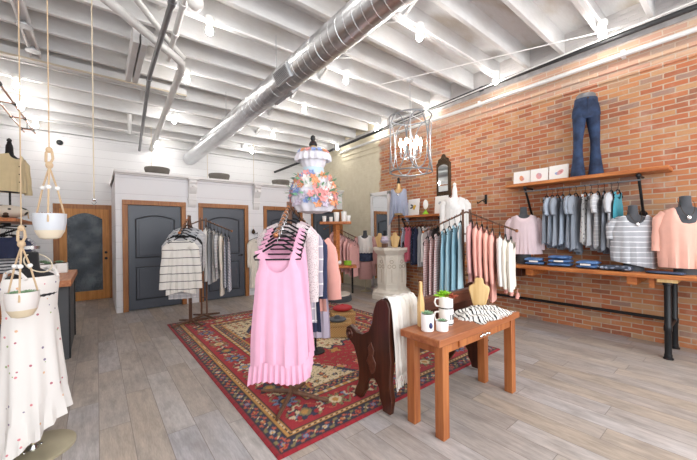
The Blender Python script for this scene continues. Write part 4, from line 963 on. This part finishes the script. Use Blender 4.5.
# ------------------------------------------------------------------ plaster pedestal
P = thing('plaster_pedestal', 'aged cream octagonal plaster pedestal with gothic tracery by the brick wall', 'pedestal', (5.06, 4.87, 0), PI/8)
def octs(rs): return [[(r*math.cos(2*PI*k/8), r*math.sin(2*PI*k/8), z) for k in range(8)] for r, z in rs]
MB().rings(octs([(.46, 0), (.46, .09), (.44, .10), (.44, .15), (.40, .18), (.36, .20)])).build('plinth', 'plaster', P, smooth=0, bev=.006)
MB().rings(octs([(.345, .20), (.33, .24), (.32, .92), (.335, .96)])).build('shaft', 'plaster', P, smooth=0, bev=.006)
MB().rings(octs([(.345, .96), (.38, 1.0), (.40, 1.03), (.42, 1.04), (.42, PEDZ)])).build('capital', 'plaster', P, smooth=0, bev=.006)
for k in range(8):
    a = 2*PI*(k+.5)/8; ap_ = .325*math.cos(PI/8)+.004; ux = Vector((-math.sin(a), math.cos(a), 0)); c = Vector((math.cos(a), math.sin(a), 0))*ap_
    def q(s, z, o=0.): return c+ux*s+Vector((0, 0, z))+Vector((math.cos(a), math.sin(a), 0))*o
    w_ = .095; arch = [q(-w_, .32)]+[q(-w_*math.cos(t), .66+.20*math.sin(t)*(1+.25*math.sin(t))) for t in [PI*i/14 for i in range(15)]]+[q(w_, .32), q(-w_, .32)]
    MB().tube(arch, .009, 6).build('arch_moulding', 'plaster', P)
    tr = MB()
    for s in (-1, 1): tr.tube([q(s*w_*.5+.036*math.cos(t), .70+.036*math.sin(t)) for t in [2*PI*i/12 for i in range(12)]], .006, 5, True)
    tr.tube([q(.036*math.cos(t), .80+.036*math.sin(t)) for t in [2*PI*i/12 for i in range(12)]], .006, 5, True); tr.tube([q(0, .64), q(0, .36)], .005, 5)
    tr.build('tracery', 'plasterdk', P)
def place_ped(x, y): return (x, y, PEDZ)
necklace_bust('left pale wood necklace bust on the plaster pedestal top', place_ped(4.86, 5.02), -.95, .95)
necklace_bust('right pale wood necklace bust on the plaster pedestal top', place_ped(4.98, 4.68), -.95, .98)
o = MB().bb((-.09, -.05, 0), (.09, .05, .085)).build('wooden_block', 'rackwood', None, place_ped(4.82, 4.83), bev=.006); o.rotation_euler = (0, 0, .6); tag(o, 'small dark wooden riser block between the pedestal necklace busts', 'block')
t = thing('ring_bowl', 'grey stacked fabric bowl on the riser block of the pedestal', 'bowl', (4.82, 4.83, PEDZ+.087)); MB().lathe([(.04, 0), (.085, .03), (.09, .06), (.07, .09), (.075, .12), (.06, .15), (.001, .15)], n=22).build('bowl_body', 'lilac', t); MB().tube([(.088*math.cos(a), .088*math.sin(a), .055) for a in [2*PI*i/24 for i in range(24)]], .008, 6, True).build('bowl_trim', 'charcoal', t)
t = thing('sunglasses_holder', 'black curved sunglasses holder at the right of the pedestal top', 'stand', place_ped(5.10, 4.56), .5); MB().tube([(-.07, 0, .012), (-.04, 0, .10), (.02, 0, .12), (.07, 0, .05), (.09, 0, .012)], .012, 8).build('holder_body', 'black', t); MB().bb((-.1, -.03, 0), (.1, .03, .01)).build('holder_foot', 'black', t)

# tall leaning white mirror on the wall
t = thing('floor_mirror', 'tall white framed mirror leaning on the brick wall behind the pedestal', 'mirror', (5.44, 5.62, 0))
MB().bb((.0, -.33, .02), (.05, -.26, 2.40)).bb((0, .26, .02), (.05, .33, 2.40)).bb((0, -.33, 2.33), (.05, .33, 2.42)).bb((0, -.33, .0), (.05, .33, .09)).build('mirror_frame', 'white', t, bev=.006)
MB().bb((.02, -.262, .09), (.03, .262, 2.335)).build('mirror_glass', 'mirror', t)
# ornate dark mirror
t = thing('ornate_mirror', 'small dark carved ornate mirror hanging on the brick wall', 'mirror', (5.5, 3.80, 2.13))
hw = .165
out = [(-hw, 0), (-hw*.6, -.03), (0, -.045), (hw*.6, -.03), (hw, 0), (hw, .62), (hw*1.02, .66), (hw*.8, .70), (hw*.7, .76), (hw*.35, .78), (hw*.2, .84), (0, .86), (-hw*.2, .84), (-hw*.35, .78), (-hw*.7, .76), (-hw*.8, .70), (-hw*1.02, .66), (-hw, .62)]
fr = MB(); inn = [(-hw+.045, .10), (hw-.045, .10), (hw-.045, .58)]+[((hw-.045)*math.cos(PI*i/10), .58+.07*math.sin(PI*i/10)) for i in range(1, 10)]+[(-hw+.045, .58)]
fo = MB().prism(out, 0, -.035, -.005).build('mirror_frame', 'brass', t, bev=.008)
MB().prism(inn, 0, -.042, -.034).build('mirror_glass', 'mirror', t, smooth=0)
c_ = MB().tube([(-.04, p[0], p[1]) for p in inn], .010, 6, True)
for i in range(7): c_.sph((-.037, -.12+.04*i, .04+.012*math.cos(i)), (.012, .018, .022), 8, 6)
for i in range(5): c_.sph((-.037, -.08+.04*i, .70+.05*math.cos((i-2)*.8)), (.012, .02, .026), 8, 6)
c_.build('carved_trim', 'brass', t)

# ------------------------------------------------------------------ shelves on the brick wall
def wall_shelf(label, y0, y1, z, depth, th, rod=None, name='wall_shelf'):
    t = thing(name, label, 'shelf', (XR, (y0+y1)/2, z)); yc = (y0+y1)/2
    n = 24; vs = []
    b = MB().bb((-depth, y0-yc, 0), (0, y1-yc, th)); b.build('shelf_board', 'shelfwood', t, bev=.008)
    if rod:
        for y in rod:
            br = MB().tube([(0, y-yc, -.5), (-depth+.03, y-yc, -.03), ], .016, 10).build('bracket_pipe', 'black', t)
            MB().tube([(-depth+.03, y-yc, -.03), (0, y-yc, -.03)], .014, 10).sph((-depth+.03, y-yc, -.03), .028, 10, 8).build('bracket_elbow', 'black', br)
            MB().tube([(-.012, y-yc, -.5), (0, y-yc, -.5)], .042, 14).tube([(-.05, y-yc, -.465), (-.012, y-yc, -.497)], .024, 12).build('wall_flange', 'black', br)
        MB().tube([(-depth+.05, rod[0]-yc-.02, -.085), (-depth+.05, rod[-1]-yc+.02, -.085)], .012, 10).build('hang_rod', 'pipegrey', t)
    return t
wall_shelf('long upper wood shelf on the brick wall with black pipe brackets', .56, 2.44, 2.115, .31, .05, (.83, 2.15))
wall_shelf('middle wood shelf on the brick wall holding two canvas prints', 3.60, 4.84, 1.735, .28, .045, (3.75, 4.70))
RODX, RODZ = XR-.31+.05, 2.115-.085
def rail_hang(x, y, zrod, nm, lab, mat, kind, short, **k):
    rz = random.uniform(-.12, .12); loc = (x, y, zrod-HK-.012)
    if k.pop('hm', True): hanger('black hanger holding the '+short, loc, rz, .14)
    return garment(nm, lab, 'top', mat, kind, loc, rz, **k)
ups = [(1.99, 'grey_tank', 'slim dark grey tank hanging leftmost under the upper shelf', 'greydk', 'tank', .66), (1.90, 'grey_shirt', 'slate grey top second from left under the upper shelf', 'greyblue', 'tee', .66), (1.82, 'grey_shirt', 'slate blue top third from left under the upper shelf', 'greydk', 'tee', .68), (1.74, 'grey_tank', 'grey tank fourth from left under the upper shelf', 'greyblue', 'tank', .66), (1.64, 'grey_shirt', 'grey blue top fifth from left under the upper shelf', 'greyblue', 'tee', .70), (1.55, 'grey_shirt', 'grey top with wavy hem just left of the printed white tank', 'greydk', 'tee', .74),
       (1.42, 'white_tank', 'white tank with grey print midway under the upper shelf', dotted('white_grey_print', '#e4e3e2', ['#8f9299', '#a8abb3'], 24, .3), 'tank', .64), (1.34, 'grey_tank', 'light grey tank right of the printed white tank', 'grey', 'tank', .68), (1.25, 'grey_shirt', 'grey striped top second right of the printed white tank', 'thin2', 'tee', .7), (1.17, 'grey_tank', 'slate tank third right of the printed white tank', 'greydk', 'tank', .72), (1.08, 'grey_shirt', 'pale grey top just left of the teal tank', 'grey', 'tee', .7), (1.00, 'teal_tank', 'deep teal tank hanging rightmost under the upper shelf', 'tealdk', 'tank', .62)]
for y, nm, lab, m, k, L in ups: rail_hang(RODX, 1.03+(y-1.0)*.83, RODZ, nm, lab, m, k, lab.split(' under')[0].split(' hanging')[0].split(' midway')[0], L=L+.07, hem=lambda u: .05*math.sin(3*u), amp=.018)
MRX, MRZ = XR-.28+.05, 1.735-.085
mids = [(4.62, 'pale_blue_shirt', 'pale blue top leftmost under the middle shelf', 'greyblue', 'tank', .8), (4.54, 'raspberry_shirt', 'raspberry pink top under the middle shelf', 'hotpink', 'tank', .76), (4.46, 'coral_tank', 'deep pink tank beside the raspberry top', 'hotpink', 'tank', .72), (4.36, 'navy_print_shirt', 'navy print top under the middle shelf', dotted('navy_print', '#2a2f45', ['#7d89a8', '#b7a7ad'], 30, .25), 'tank', .82), (4.28, 'navy_shirt', 'plain navy top right of the navy print one', 'navy', 'tank', .78), (4.18, 'grey_dress', 'pale grey dress under the middle shelf centre', 'grey', 'tank', .84), (4.08, 'white_shirt', 'white top under the middle shelf centre', 'offwhite', 'tank', .74), (3.96, 'blush_shirt', 'blush top toward the right under the middle shelf', 'blush', 'tank', .8), (3.86, 'black_shirt', 'black top near the right bracket of the middle shelf', 'blackform', 'tank', .7)]
for y, nm, lab, m, k, L in mids: rail_hang(MRX, y, MRZ, nm, lab, m, k, lab.split(' under')[0].split(' leftmost')[0].split(' toward')[0].split(' near the')[0].split(' beside')[0].split(' right of')[0], L=L)
# prints on the shelves
def canvas(label, x, y, z, wd, ht, rz, shapes, cat='art print', lean=.10):
    t = thing('art_print', label, cat, (x, y, z), rz)
    R = Matrix.Rotation(-lean, 3, 'X')
    def bx(lo, hi):
        m = MB().bb(lo, hi); m.v = [tuple(R @ Vector(p)) for p in m.v]; return m
    bx((-wd/2, 0, 0), (wd/2, .022, ht)).build('canvas_panel', 'paper', t, bev=.002)
    for nm, mat, cx, cz, rx, rz_, ang in shapes:
        m = MB().lathe([(.001, -.0015), (1, -.0015), (1, .0005), (.001, .0005)], n=16)
        c, s = math.cos(ang), math.sin(ang); m.v = [tuple(R @ Vector((cx+(px*rx*c-py*rz_*s), pz-.001, cz+(px*rx*s+py*rz_*c)))) for px, py, pz in m.v]; m.build(nm, mat, t)
    return t
UZ = 2.166; rzp = -PI/2
canvas('left of three small white prints on the upper shelf, coral blot', 5.36, 2.26, UZ, .245, .215, rzp+.05, [('painted_blot', 'orange', .0, .10, .03, .045, .3), ('painted_blot', 'pinkpaint', .015, .09, .022, .03, .9)])
canvas('middle of three small white prints on the upper shelf, pink mauve blot', 5.35, 2.00, UZ, .245, .215, rzp, [('painted_blot', 'pinkpaint', 0, .10, .04, .05, .2), ('painted_blot', 'lilac', .01, .12, .02, .03, .5)])
canvas('right of three small white prints on the upper shelf, pink and violet blots', 5.35, 1.735, UZ, .255, .225, rzp-.03, [('painted_blot', 'pinkpaint', .02, .115, .05, .03, .6), ('painted_blot', 'bluep', -.02, .10, .028, .02, -.3), ('painted_blot', 'redpaint', .03, .12, .015, .012, 0)])
MZ = 1.781
canvas('white canvas print with a yellow and black butterfly on the middle shelf', 5.36, 4.51, MZ, .35, .36, rzp-.15, [('butterfly_wing', 'yellow', .04, .19, .05, .035, .5), ('butterfly_wing', 'yellow', .03, .15, .035, .025, -.4), ('butterfly_wing', 'charcoal', -.04, .22, .055, .022, -.4), ('butterfly_wing', 'charcoal', -.05, .17, .045, .02, .2)])
canvas('white canvas print with a pale flower sketch at right on middle shelf', 5.36, 3.80, MZ, .32, .36, rzp-.1, [('sketched_petal', 'greypale', .03, .15, .018, .004, .9), ('sketched_petal', 'yellow', .06, .12, .03, .014, .3), ('sketched_petal', 'grey', -.03, .22, .04, .03, .2)])
t = thing('table_mirror', 'small oval white mirror on a lime green foot on the middle shelf', 'mirror', (5.33, 4.14, MZ), rzp)
MB().lathe([(.06, 0), (.065, .02), (.03, .06), (.012, .10)], n=18).build('stand_foot', 'lime', t)
MB().sph((0, 0, .21), (.065, .012, .10), 20, 14).build('oval_frame', 'porcelain', t)
# iron hook bracket
t = thing('iron_bracket', 'black iron hook bracket on the brick wall right of the ornate mirror', 'bracket', (XR, 2.93, 1.98)); MB().bb((-.012, -.02, -.07), (0, .02, .10)).build('bracket_plate', 'iron', t); MB().tube([(0, 0, .02), (-.16, 0, -.02), (-.28, 0, -.07), (-.30, 0, -.04)], .009, 8).tube([(-.005, 0, -.05), (-.12, 0, -.01)], .007, 6).build('bracket_arm', 'iron', t)

# lower display shelf along the wall
LT = thing('display_bench', 'long wood display shelf on black pipe legs along the brick wall', 'shelf', (4.86, .55, 0))
def lt(lo, hi): return MB().bb([lo[0]-4.86, lo[1]-.55, lo[2]], [hi[0]-4.86, hi[1]-.55, hi[2]])
lt((4.84, -1.5, .872), (5.49, 3.05, .92)).build('shelf_board', 'shelfwood', LT, bev=.006)
for y in (.85, 1.98): lt((4.9, y-.045, .775), (5.5, y+.045, .872)).build('support_block', 'shelfwood', LT, bev=.004)
lt((4.9, .655, .76), (4.96, .70, .872)).build('wood_batten', 'shelfwood', LT); lt((4.86, .47, .835), (5.46, .63, .872)).build('leg_cleat', 'palewood', LT)
lt((4.95, 2.10, .74), (5.49, 2.60, .872)).build('drawer_box', 'darkwood', LT, bev=.004)
def pleg(x):
    l = MB().lathe([(.045, 0), (.045, .012), (.034, .02), (.034, .05), (.03, .055), (.03, .30), (.036, .31), (.036, .36), (.03, .37), (.03, .80), (.04, .81), (.04, .836)], (x-4.86, 0, 0), 18).build('pipe_leg', 'black', LT); return l
pleg(4.88); pleg(5.38)
MB().tube([(.02, 0, .335), (.52, 0, .335)], .022, 12).build('cross_pipe', 'black', LT)
lo = thing('foot_rail', 'black pipe rail running low along the brick wall beneath the display shelf', 'pipe', (5.38, .58, .335)); MB().tube([(0, 0, 0), (0, 3.3, 0)], .021, 12).build('pipe_run', 'black', lo); MB().tube([(0, 3.2, 0), (.12, 3.2, 0)], .02, 10).tube([(.11, 3.2, 0), (.12, 3.2, 0)], .045, 14).build('wall_flange', 'black', lo)
def folded(name, label, x, y, rz, wd, dp, layers, mat, tagm='paper', z=TZ, th=.022, dz=0):
    t = thing(name, label, 'jeans' if 'jean' in label or 'denim' in label else 'clothing', (x, y, z+.001+dz), rz)
    for i in range(layers):
        m = MB(); k = 1-.03*i; jx, jy = random.uniform(-.008, .008), random.uniform(-.008, .008)
        rs = []
        for q in range(21):
            u = -1+2*q/20; hh = th*(.55+.45*max(0, 1-u**6)); zz = i*th
            rs.append([(jx+wd/2*k*u, jy+dp/2*k*math.cos(a)*(1 if abs(math.cos(a)) < .9 else 1), zz+th*.5+hh*.5*math.sin(a)+.002*math.sin(5*u+a*2+i)) for a in [2*PI*p/12 for p in range(12)]])
        m.rings(rs).build('folded_layer', mat, t)
    if tagm: MB().bb((-.055, -dp/2-.004, layers*th*.45), (.055, -dp/2+.001, layers*th*.45+.022)).build('paper_tag', tagm, t)
    return t
J1 = dict(rz=-PI/2+.12)
folded('folded_jeans', 'folded blue jeans stack leftmost on the display shelf, with white tag', 5.06, 1.96, -PI/2+.25, .23, .27, 2, 'denim', th=.052)
folded('folded_jeans', 'tallest folded blue jeans stack second from left on display shelf, white tag', 5.08, 1.63, -PI/2+.12, .26, .28, 3, 'denim', th=.050)
folded('folded_jeans', 'folded blue jeans stack third from left on the display shelf', 5.04, 1.30, -PI/2+.0, .22, .27, 2, 'denim', th=.050)
folded('folded_camouflage', 'folded dark camouflage trousers right of the blue jeans stacks', 4.99, 1.01, -PI/2-.1, .30, .26, 1, 'camo', None, th=.065)
folded('folded_denim', 'flat folded dark denim in front of the coral bust', 4.93, .58, -PI/2-.1, .30, .15, 1, 'denimdk', None, th=.03)
t = thing('storage_box', 'low black storage box on the display shelf under the pale pink blouse', 'box', (5.36, 2.46, TZ+.001), rzp); MB().bb((-.17, -.10, 0), (.17, .10, .085)).build('box_body', 'blackplastic', t, bev=.006); MB().bb((-.175, -.105, .085), (.175, .105, .115)).build('box_lid', 'charcoal', t, bev=.006)

# ------------------------------------------------------------------ tier stand, wicker boxes
t = thing('display_stand', 'two tier wooden display stand on a round dark base holding white cups', 'display stand', (3.98, 5.42, 0))
MB().lathe([(.30, 0), (.31, .02), (.30, .10), (.26, .12), (.05, .12)], n=30).build('round_base', 'charcoal', t)
MB().lathe([(.27, .121), (.27, .15), (.001, .15)], n=30).build('marble_disc', 'plaster', t)
MB().bb((-.05, -.05, .15), (.05, .05, 1.61)).build('post', 'shelfwood', t, bev=.004)
MB().box((-.02, 0, 1.635), (.66, .30, .055), rz=-.66).build('upper_board', 'shelfwood', t, bev=.01)
MB().box((.14, -.12, .715), (.46, .30, .05), rz=-.66).build('lower_board', 'shelfwood', t, bev=.01)
MB().bb((.22, -.24, .15), (.25, -.21, .69)).build('strut', 'iron', t)
wx = Vector((math.cos(-.66), math.sin(-.66), 0))
for i, (s, h, r) in enumerate(((-.24, .12, .045), (-.12, .10, .04), (.02, .20, .06), (.15, .21, .06), (.27, .13, .05))):
    o = MB().lathe([(r*.75, 0), (r, h), (r*.9, h), (r*.68, .01), (.001, .01)], n=20, cap=False).lathe([(r*.75, 0), (.001, 0)], n=20, cap=False).build('white_cup', 'porcelain', None, (3.96+wx.x*s, 5.42+wx.y*s-.04*(i % 2), 1.663))
    tag(o, ('small white cup at the left end of the tier stand top', 'lowest white cup second on the tier stand top', 'tall white cup left of centre on the tier stand top', 'tallest white cup right of centre on the tier stand top', 'short white cup at the right end of the tier stand top')[i], 'cup', 'white cups on the tier stand')
pot('small_bowl', 'lime green bowl with a white ball on the lower tier board', 'bowl', (4.16, 5.28, .741), .085, .09, 'lime', None)
o = MB().sph((0, 0, .055), .055, 14, 10).build('white_ball', 'porcelain', None, (4.02, 5.40, .741)); tag(o, 'white round candle beside the lime green bowl', 'candle')
def wbox(label, x, y, a, b, h, rz):
    t = thing('wicker_box', label, 'basket', (x, y, RUGZ+.002), rz); MB().bb((-a/2, -b/2, 0), (a/2, b/2, h*.72)).build('basket_body', 'wicker', t, bev=.012); MB().bb((-a/2-.008, -b/2-.008, h*.72), (a/2+.008, b/2+.008, h)).build('basket_lid', 'wicker', t, bev=.012)
wbox('wicker lidded box on the rug with a dark hat on top', 2.60, 3.52, .34, .26, .20, -.62)
wbox('second wicker lidded box on the rug holding a red pouch', 3.02, 3.98, .36, .28, .17, -.5)
o = MB().lathe([(.0, 0), (.10, 0), (.125, .02), (.12, .03), (.05, .035), (.03, .07), (.0, .075)], n=26).build('dark_hat', 'charcoal', None, (2.58, 3.52, RUGZ+.203)); tag(o, 'dark round hat lying on the nearer wicker box', 'hat')
t = thing('red_pouch', 'red leather pouch lying on the farther wicker box', 'pouch', (3.02, 3.98, RUGZ+.173), -.5); MB().sph((0, 0, .055), (.16, .09, .055), 20, 10).build('pouch_body', 'redpaint', t); MB().tube([(-.13, 0, .07), (0, -.01, .115), (.13, 0, .07)], .008, 6).build('pouch_flap_edge', 'redpaint', t)

# grey bowls on the cornice and pale cords behind them
for i, (x, l) in enumerate(((.97, 'leftmost grey stone bowl on the cornice, above the first door'), (2.18, 'middle grey stone bowl on the cornice, above the second door'), (3.70, 'rightmost grey stone bowl on the cornice, beside the flowered dress'))):
    o = MB().lathe([(.0, 0), (.18, 0), (.20, .02), (.225, .12), (.22, .15), (.20, .15), (.18, .06), (.0, .05)], n=32).build('stone_bowl', 'bowl', None, (x, 7.42, 2.627)); tag(o, l, 'bowl', 'grey stone bowls on the cornice')
for x, l in ((.94, 'thin pale cord hanging behind the leftmost grey bowl'), (2.08, 'thin pale cord hanging behind the middle grey bowl'), (3.22, 'thin pale cord hanging left of the rightmost grey bowl')):
    o = MB().tube([(0, 0, 0), (0, 0, ceil_z(8.0)-2.627)], .005, 6).build('pale_string', 'twine', None, (x, 8.0, 2.627)); tag(o, l, 'cord')

# ------------------------------------------------------------------ left side: counter, table, wall shelf, forms
C_ = thing('wrap_counter', 'counter with a reddish wood top and dark grey end at the left', 'counter', (-.85, 4.9, 0))
MB().bb((-.62, -.18, .86), (.62, 1.30, .93)).build('countertop', 'counterwood', C_, bev=.006); MB().bb((-.6, 0, 0), (.585, 1.2, .86)).build('cabinet_body', 'greypale', C_)
MB().bb((.585, .02, 0), (.60, .06, .86)).build('corner_edge', 'black', C_)
MB().bb((.585, 1.14, 0), (.60, 1.18, .86)).build('corner_edge', 'black', C_)
for x, y, s, l in ((-.50, 5.66, .085, 'white cube planter nearest on the counter'), (-.40, 5.80, .085, 'white cube planter nearest the counter edge'), (-.58, 6.02, .09, 'white cube planter farthest back on the counter')):
    t = thing('cube_planter', l, 'planter', (x, y, .931)); MB().bb((-s, -s, 0), (s, s, .13)).build('pot', 'porcelain', t, bev=.008); MB().bb((-s*.85, -s*.85, .13), (s*.85, s*.85, .133)).build('soil', 'soil', t); rosette_plant(t, (0, 0, .132), .06, 'succ')
t = thing('display_table', 'wooden display table with a thick orange wood edge at the far left', 'table', (-1.15, 4.0, 0))
MB().bb((-.5, -.4, .70), (.52, .4, .90)).build('table_box', 'shelfwood', t, bev=.006)
for sx in (-1, 1):
    for sy in (-1, 1): MB().bb((sx*.46-.03, sy*.34-.03, 0), (sx*.46+.03, sy*.34+.03, .70)).build('leg', 'black', t)
o = MB().bb((-.04, -.03, 0), (.04, .03, .06)).build('white_dish', 'porcelain', None, (-.70, 4.1, .901), bev=.01); tag(o, 'small white dish on the far left display table', 'dish')
# front dress form with printed sundress
DF = thing('sundress_form', 'black dress form in a white floral sundress beside the hanging planters', 'mannequin', (-.345, 2.95, 0), face((.65, -.75)))
MB().lathe([(.001, 0), (.22, 0), (.22, .014), (.21, .018), (.001, .02)], n=40).build('base', 'gold', DF)
MB().tube([(0, 0, .018), (0, 0, .85)], .013, 10).build('pole', 'gold', DF); MB().lathe([(.03, .018), (.03, .03), (.018, .05)], n=14).sph((.05, 0, .022), .009, 8, 6).sph((-.05, 0, .022), .009, 8, 6).build('pole_collar', 'chrome', DF)
torso_mb(.84, .95).build('torso', 'blackform', DF, (0, 0, .66))
MB().lathe([(.046, 0), (.048, .02)], (0, 0, 1.34), 20).build('neck_band', 'silver', DF)
hemd = lambda u: -.04+.17*(-u)*.9
def sundress():
    n = 64; rs = []
    prof = [(.48, .150, .106), (.43, .155, .113), (.35, .145, .108), (.26, .140, .106), (.18, .145, .112), (0, .150, .120), (-.2, .158, .138), (-.38, .17, .15)]
    dense = []
    for i in range(len(prof)-1):
        for q in range(4):
            t = q/4; dense.append([prof[i][k]*(1-t)+prof[i+1][k]*t for k in range(3)])
    dense.append(list(prof[-1]))
    for i, (z, a, b) in enumerate(dense):
        k = max(0, (.3-z)/.68); drop = k
        rs.append([((a+.014*k*math.sin(9*t+.5))*math.cos(t), (b+.014*k*math.sin(9*t+.5))*math.sin(t), .68+z-drop*.13*math.cos(t-2.4)-.16*max(0, math.sin(t))*max(0, (z-.2)/.3)) for t in [2*PI*j/n for j in range(n)]])
    d_ = MB().rings(rs, cap=False).build('sundress', 'floral', DF)
    last = rs[-1]; rr = []
    for j in range(6):
        v = j/5; rr.append([(p[0]*(1+.10*v)+.022*v*math.sin(15*t)*math.cos(t), p[1]*(1+.10*v)+.022*v*math.sin(15*t)*math.sin(t), p[2]+.008-.20*v) for p, t in zip(last, [2*PI*q/n for q in range(n)])])
    MB().rings(rr, cap=False).build('ruffle', 'floral', d_)
    for s in (-1, 1): MB().tube([(s*.09, -.10, 1.15), (s*.10, -.065, 1.19), (s*.105, 0, 1.205), (s*.10, .05, 1.19), (s*.095, .085, 1.10)], .011, 6).build('strap', 'floral', d_)
sundress()
MB().tube([(.075*math.cos(t), -.02-.09*(.5-.5*math.sin(t)), 1.27+.06*math.sin(t)-.02) for t in [2*PI*i/24 for i in range(24)]], .004, 6, True).build('cord_necklace', 'twine', DF)
# hanging planters
def rope_planter(label, x, y, zb, r, h, mat, knot, ztop, plant):
    t = thing('hanging_planter', label, 'hanging planter', (x, y, zb))
    pm = MB().lathe([(r*.35, 0), (r*.62, .008), (r*.86, h*.3), (r*.98, h*.65), (r, h), (r*.93, h), (r*.9, h-.015)], n=32, cap=False).lathe([(r*.35, 0), (.001, 0)], n=32, cap=False)
    pm.build('pot', mat, t); MB().lathe([(r*.92, h-.02), (.001, h-.012)], n=24, cap=False).build('soil', 'soil', t)
    for k in range(5):
        a = k*2.4; rosette_plant(t, (r*.45*math.cos(a), r*.45*math.sin(a), h-.012), r*.42, plant if k % 3 else ('rust' if plant == 'rust' else 'succ'))
    K = knot-zb
    for k in range(3):
        a = .5+2*PI*k/3; p = (r*.97*math.cos(a), r*.97*math.sin(a), h-.02); mdl = (r*.48*math.cos(a), r*.48*math.sin(a), h+(K-h)*.5)
        s = MB().tube([(r*1.03*math.cos(a), r*1.03*math.sin(a), h-.05), p, mdl, (0, 0, K-.03)], .005, 6).build('rope_leg', 'rope', t)
        MB().sph(mdl, .013, 12, 8).build('bead', 'porcelain', s)
    kn = MB().sph((0, 0, K-.02), (.018, .018, .022), 10, 8).sph((0, 0, K+.07), (.016, .016, .018), 10, 8).tube([(0, 0, K-.02), (.016, 0, K+.02), (.012, 0, K+.06), (0, 0, K+.08), (-.013, 0, K+.05), (-.014, 0, K), (0, 0, K-.02)], .007, 6)
    kn.build('knot', 'rope', t); MB().tube([(0, 0, K+.07), (0, 0, ztop-zb)], .003, 6).build('hanging_rope', 'rope', t)
rope_planter('upper hanging planter in blue grey and tan glaze, nearest the glazed door', -.215, 2.55, 1.405, .076, .150, 'pot', 1.86, 4.05, 'rust')
rope_planter('lower hanging planter in cream glaze with pale succulents before the sundress', -.335, 2.56, .965, .074, .145, 'pot2', 1.40, 4.05, 'succ')
t = thing('ceiling_rope', 'bare pale rope hanging from the ceiling before the glazed door', 'rope', (-.02, 4.45, 1.78)); MB().tube([(0, 0, .05), (0, 0, 4.05-1.78)], .006, 6).build('rope_run', 'twine', t); MB().sph((0, 0, .04), (.02, .02, .018), 10, 8).tube([(0, 0, .03), (.02, 0, .01), (0, 0, -.02), (-.02, 0, .005)], .004, 6).build('hook', 'chrome', t)
o = MB().tube([(0, 0, 0), (0, 0, 2.0)], .006, 6).build('hanging_line', 'twine', None, (-.92, 7.0, 1.9)); tag(o, 'thin line hanging from the ceiling behind the tan jacket', 'cord')
# shelf unit on the left wall
t = thing('wall_shelf', 'wood shelf on the left wall holding the tan jacket form', 'shelf', (XL, 7.2, 1.64))
MB().bb((0, -.8, 0), (.86, .9, .05)).build('shelf_board', 'shelfwood', t, bev=.006)
for y in (-.6, .7): MB().tube([(0, y, -.4), (.78, y, -.03)], .016, 8).tube([(0, y, -.03), (.78, y, -.03)], .014, 8).build('bracket_pipe', 'black', t)
MB().tube([(.72, -.75, -.09), (.72, .8, -.09)], .012, 8).build('hang_rod', 'black', t)
TJ = form('black form in a tan linen jacket on the left wall shelf', (-1.04, 7.05, 1.691), face((.75, -.65)), 'blackform', .42, .13, 'black', k=.9, polemat='black')
wear(TJ, 'linen_jacket', 'tan', 'top', .42, L=.60, wt=[(0, .175), (.2, .19), (1, .225)], sl=(.50, .06), sdirx=.08)
for i in range(4): MB().sph((0, -.155, .93-.12*i), (.010, .005, .010), 8, 6).build('jacket_button', 'brass', TJ)
t = thing('hide_cushion', 'spotted hide cushion on the left wall shelf edge', 'cushion', (-1.05, 6.72, 1.691)); MB().sph((0, 0, .10), (.26, .17, .10), 22, 12).build('cushion_body', 'cow', t); MB().tube([(.24, -.02, .10), (.25, -.03, .04), (.255, -.03, -.0)], .008, 6).build('cushion_tie', 'rope', t)
LRX, LRZ = XL+.72, 1.55; rz_l = .1
for i, (y, l, m, L) in enumerate(((6.62, 'navy scarf top hanging nearest on the left wall rail', 'navy', .34), (6.74, 'black and white striped top on the left wall rail', 'bw2', .62), (6.9, 'second thin striped top on the left wall rail', 'thin', .62), (7.08, 'grey top farther along the left wall rail', 'grey', .6))):
    if m == 'bw2': m = striped('bold_stripe', '#dcdcde', '#3a3c46', .045, .4)
    garment('striped_shirt' if i in (1, 2) else 'rail_shirt', l, 'top', m, 'tee', (LRX, y, LRZ-HK-.012), rz_l, L=L); hanger('black hanger holding the '+l.split(' hanging')[0].split(' on the')[0].split(' farther')[0]+' at far left', (LRX, y, LRZ-HK-.012), rz_l, .2)
t = thing('ladder_rack', 'copper ceiling ladder rail with black fittings at upper left', 'ladder rack', (-.95, 5.6, 3.36))
for x in (-.16, 0): 
    q = MB().tube([(x, 0, 0), (x, 3.3, .14)], .013, 10).build('copper_rail', 'copper', t)
    for k in range(4): MB().tube([(x, .3+.9*k-.025, .013+.038*k), (x, .3+.9*k+.025, .013+.038*k+.002)], .024, 10).build('fitting', 'black', q)
for k in range(4): MB().tube([(-.16, .3+.9*k, .013+.038*k), (0, .3+.9*k, .013+.038*k)], .009, 8).build('rung', 'copper', t)
for y in (.3, 3.0): MB().tube([(-.08, y, .05+.042*y), (-.08, y, ceil_z(5.6+y)-3.36)], .005, 6).tube([(-.16, y, .013+.042*y), (0, y, .013+.042*y)], .009, 8).tube([(-.08, y, .0+.042*y), (-.08, y, .07+.042*y)], .006, 6).build('hanger_rod', 'black', t)
t = thing('crate_stack', 'stack of pale woven trays near the ceiling at the left edge', 'tray stack', (-1.52, 7.2, 2.95))
for k in range(5): MB().bb((-.2+.012*k, -.5, .09*k), (.26-.02*k, .5, .09*k+.07)).build('woven_tray', 'wicker', t, bev=.01)
MB().bb((-.225, -.55, -.03), (.27, .55, -.002)).build('support_board', 'shelfwood', t)
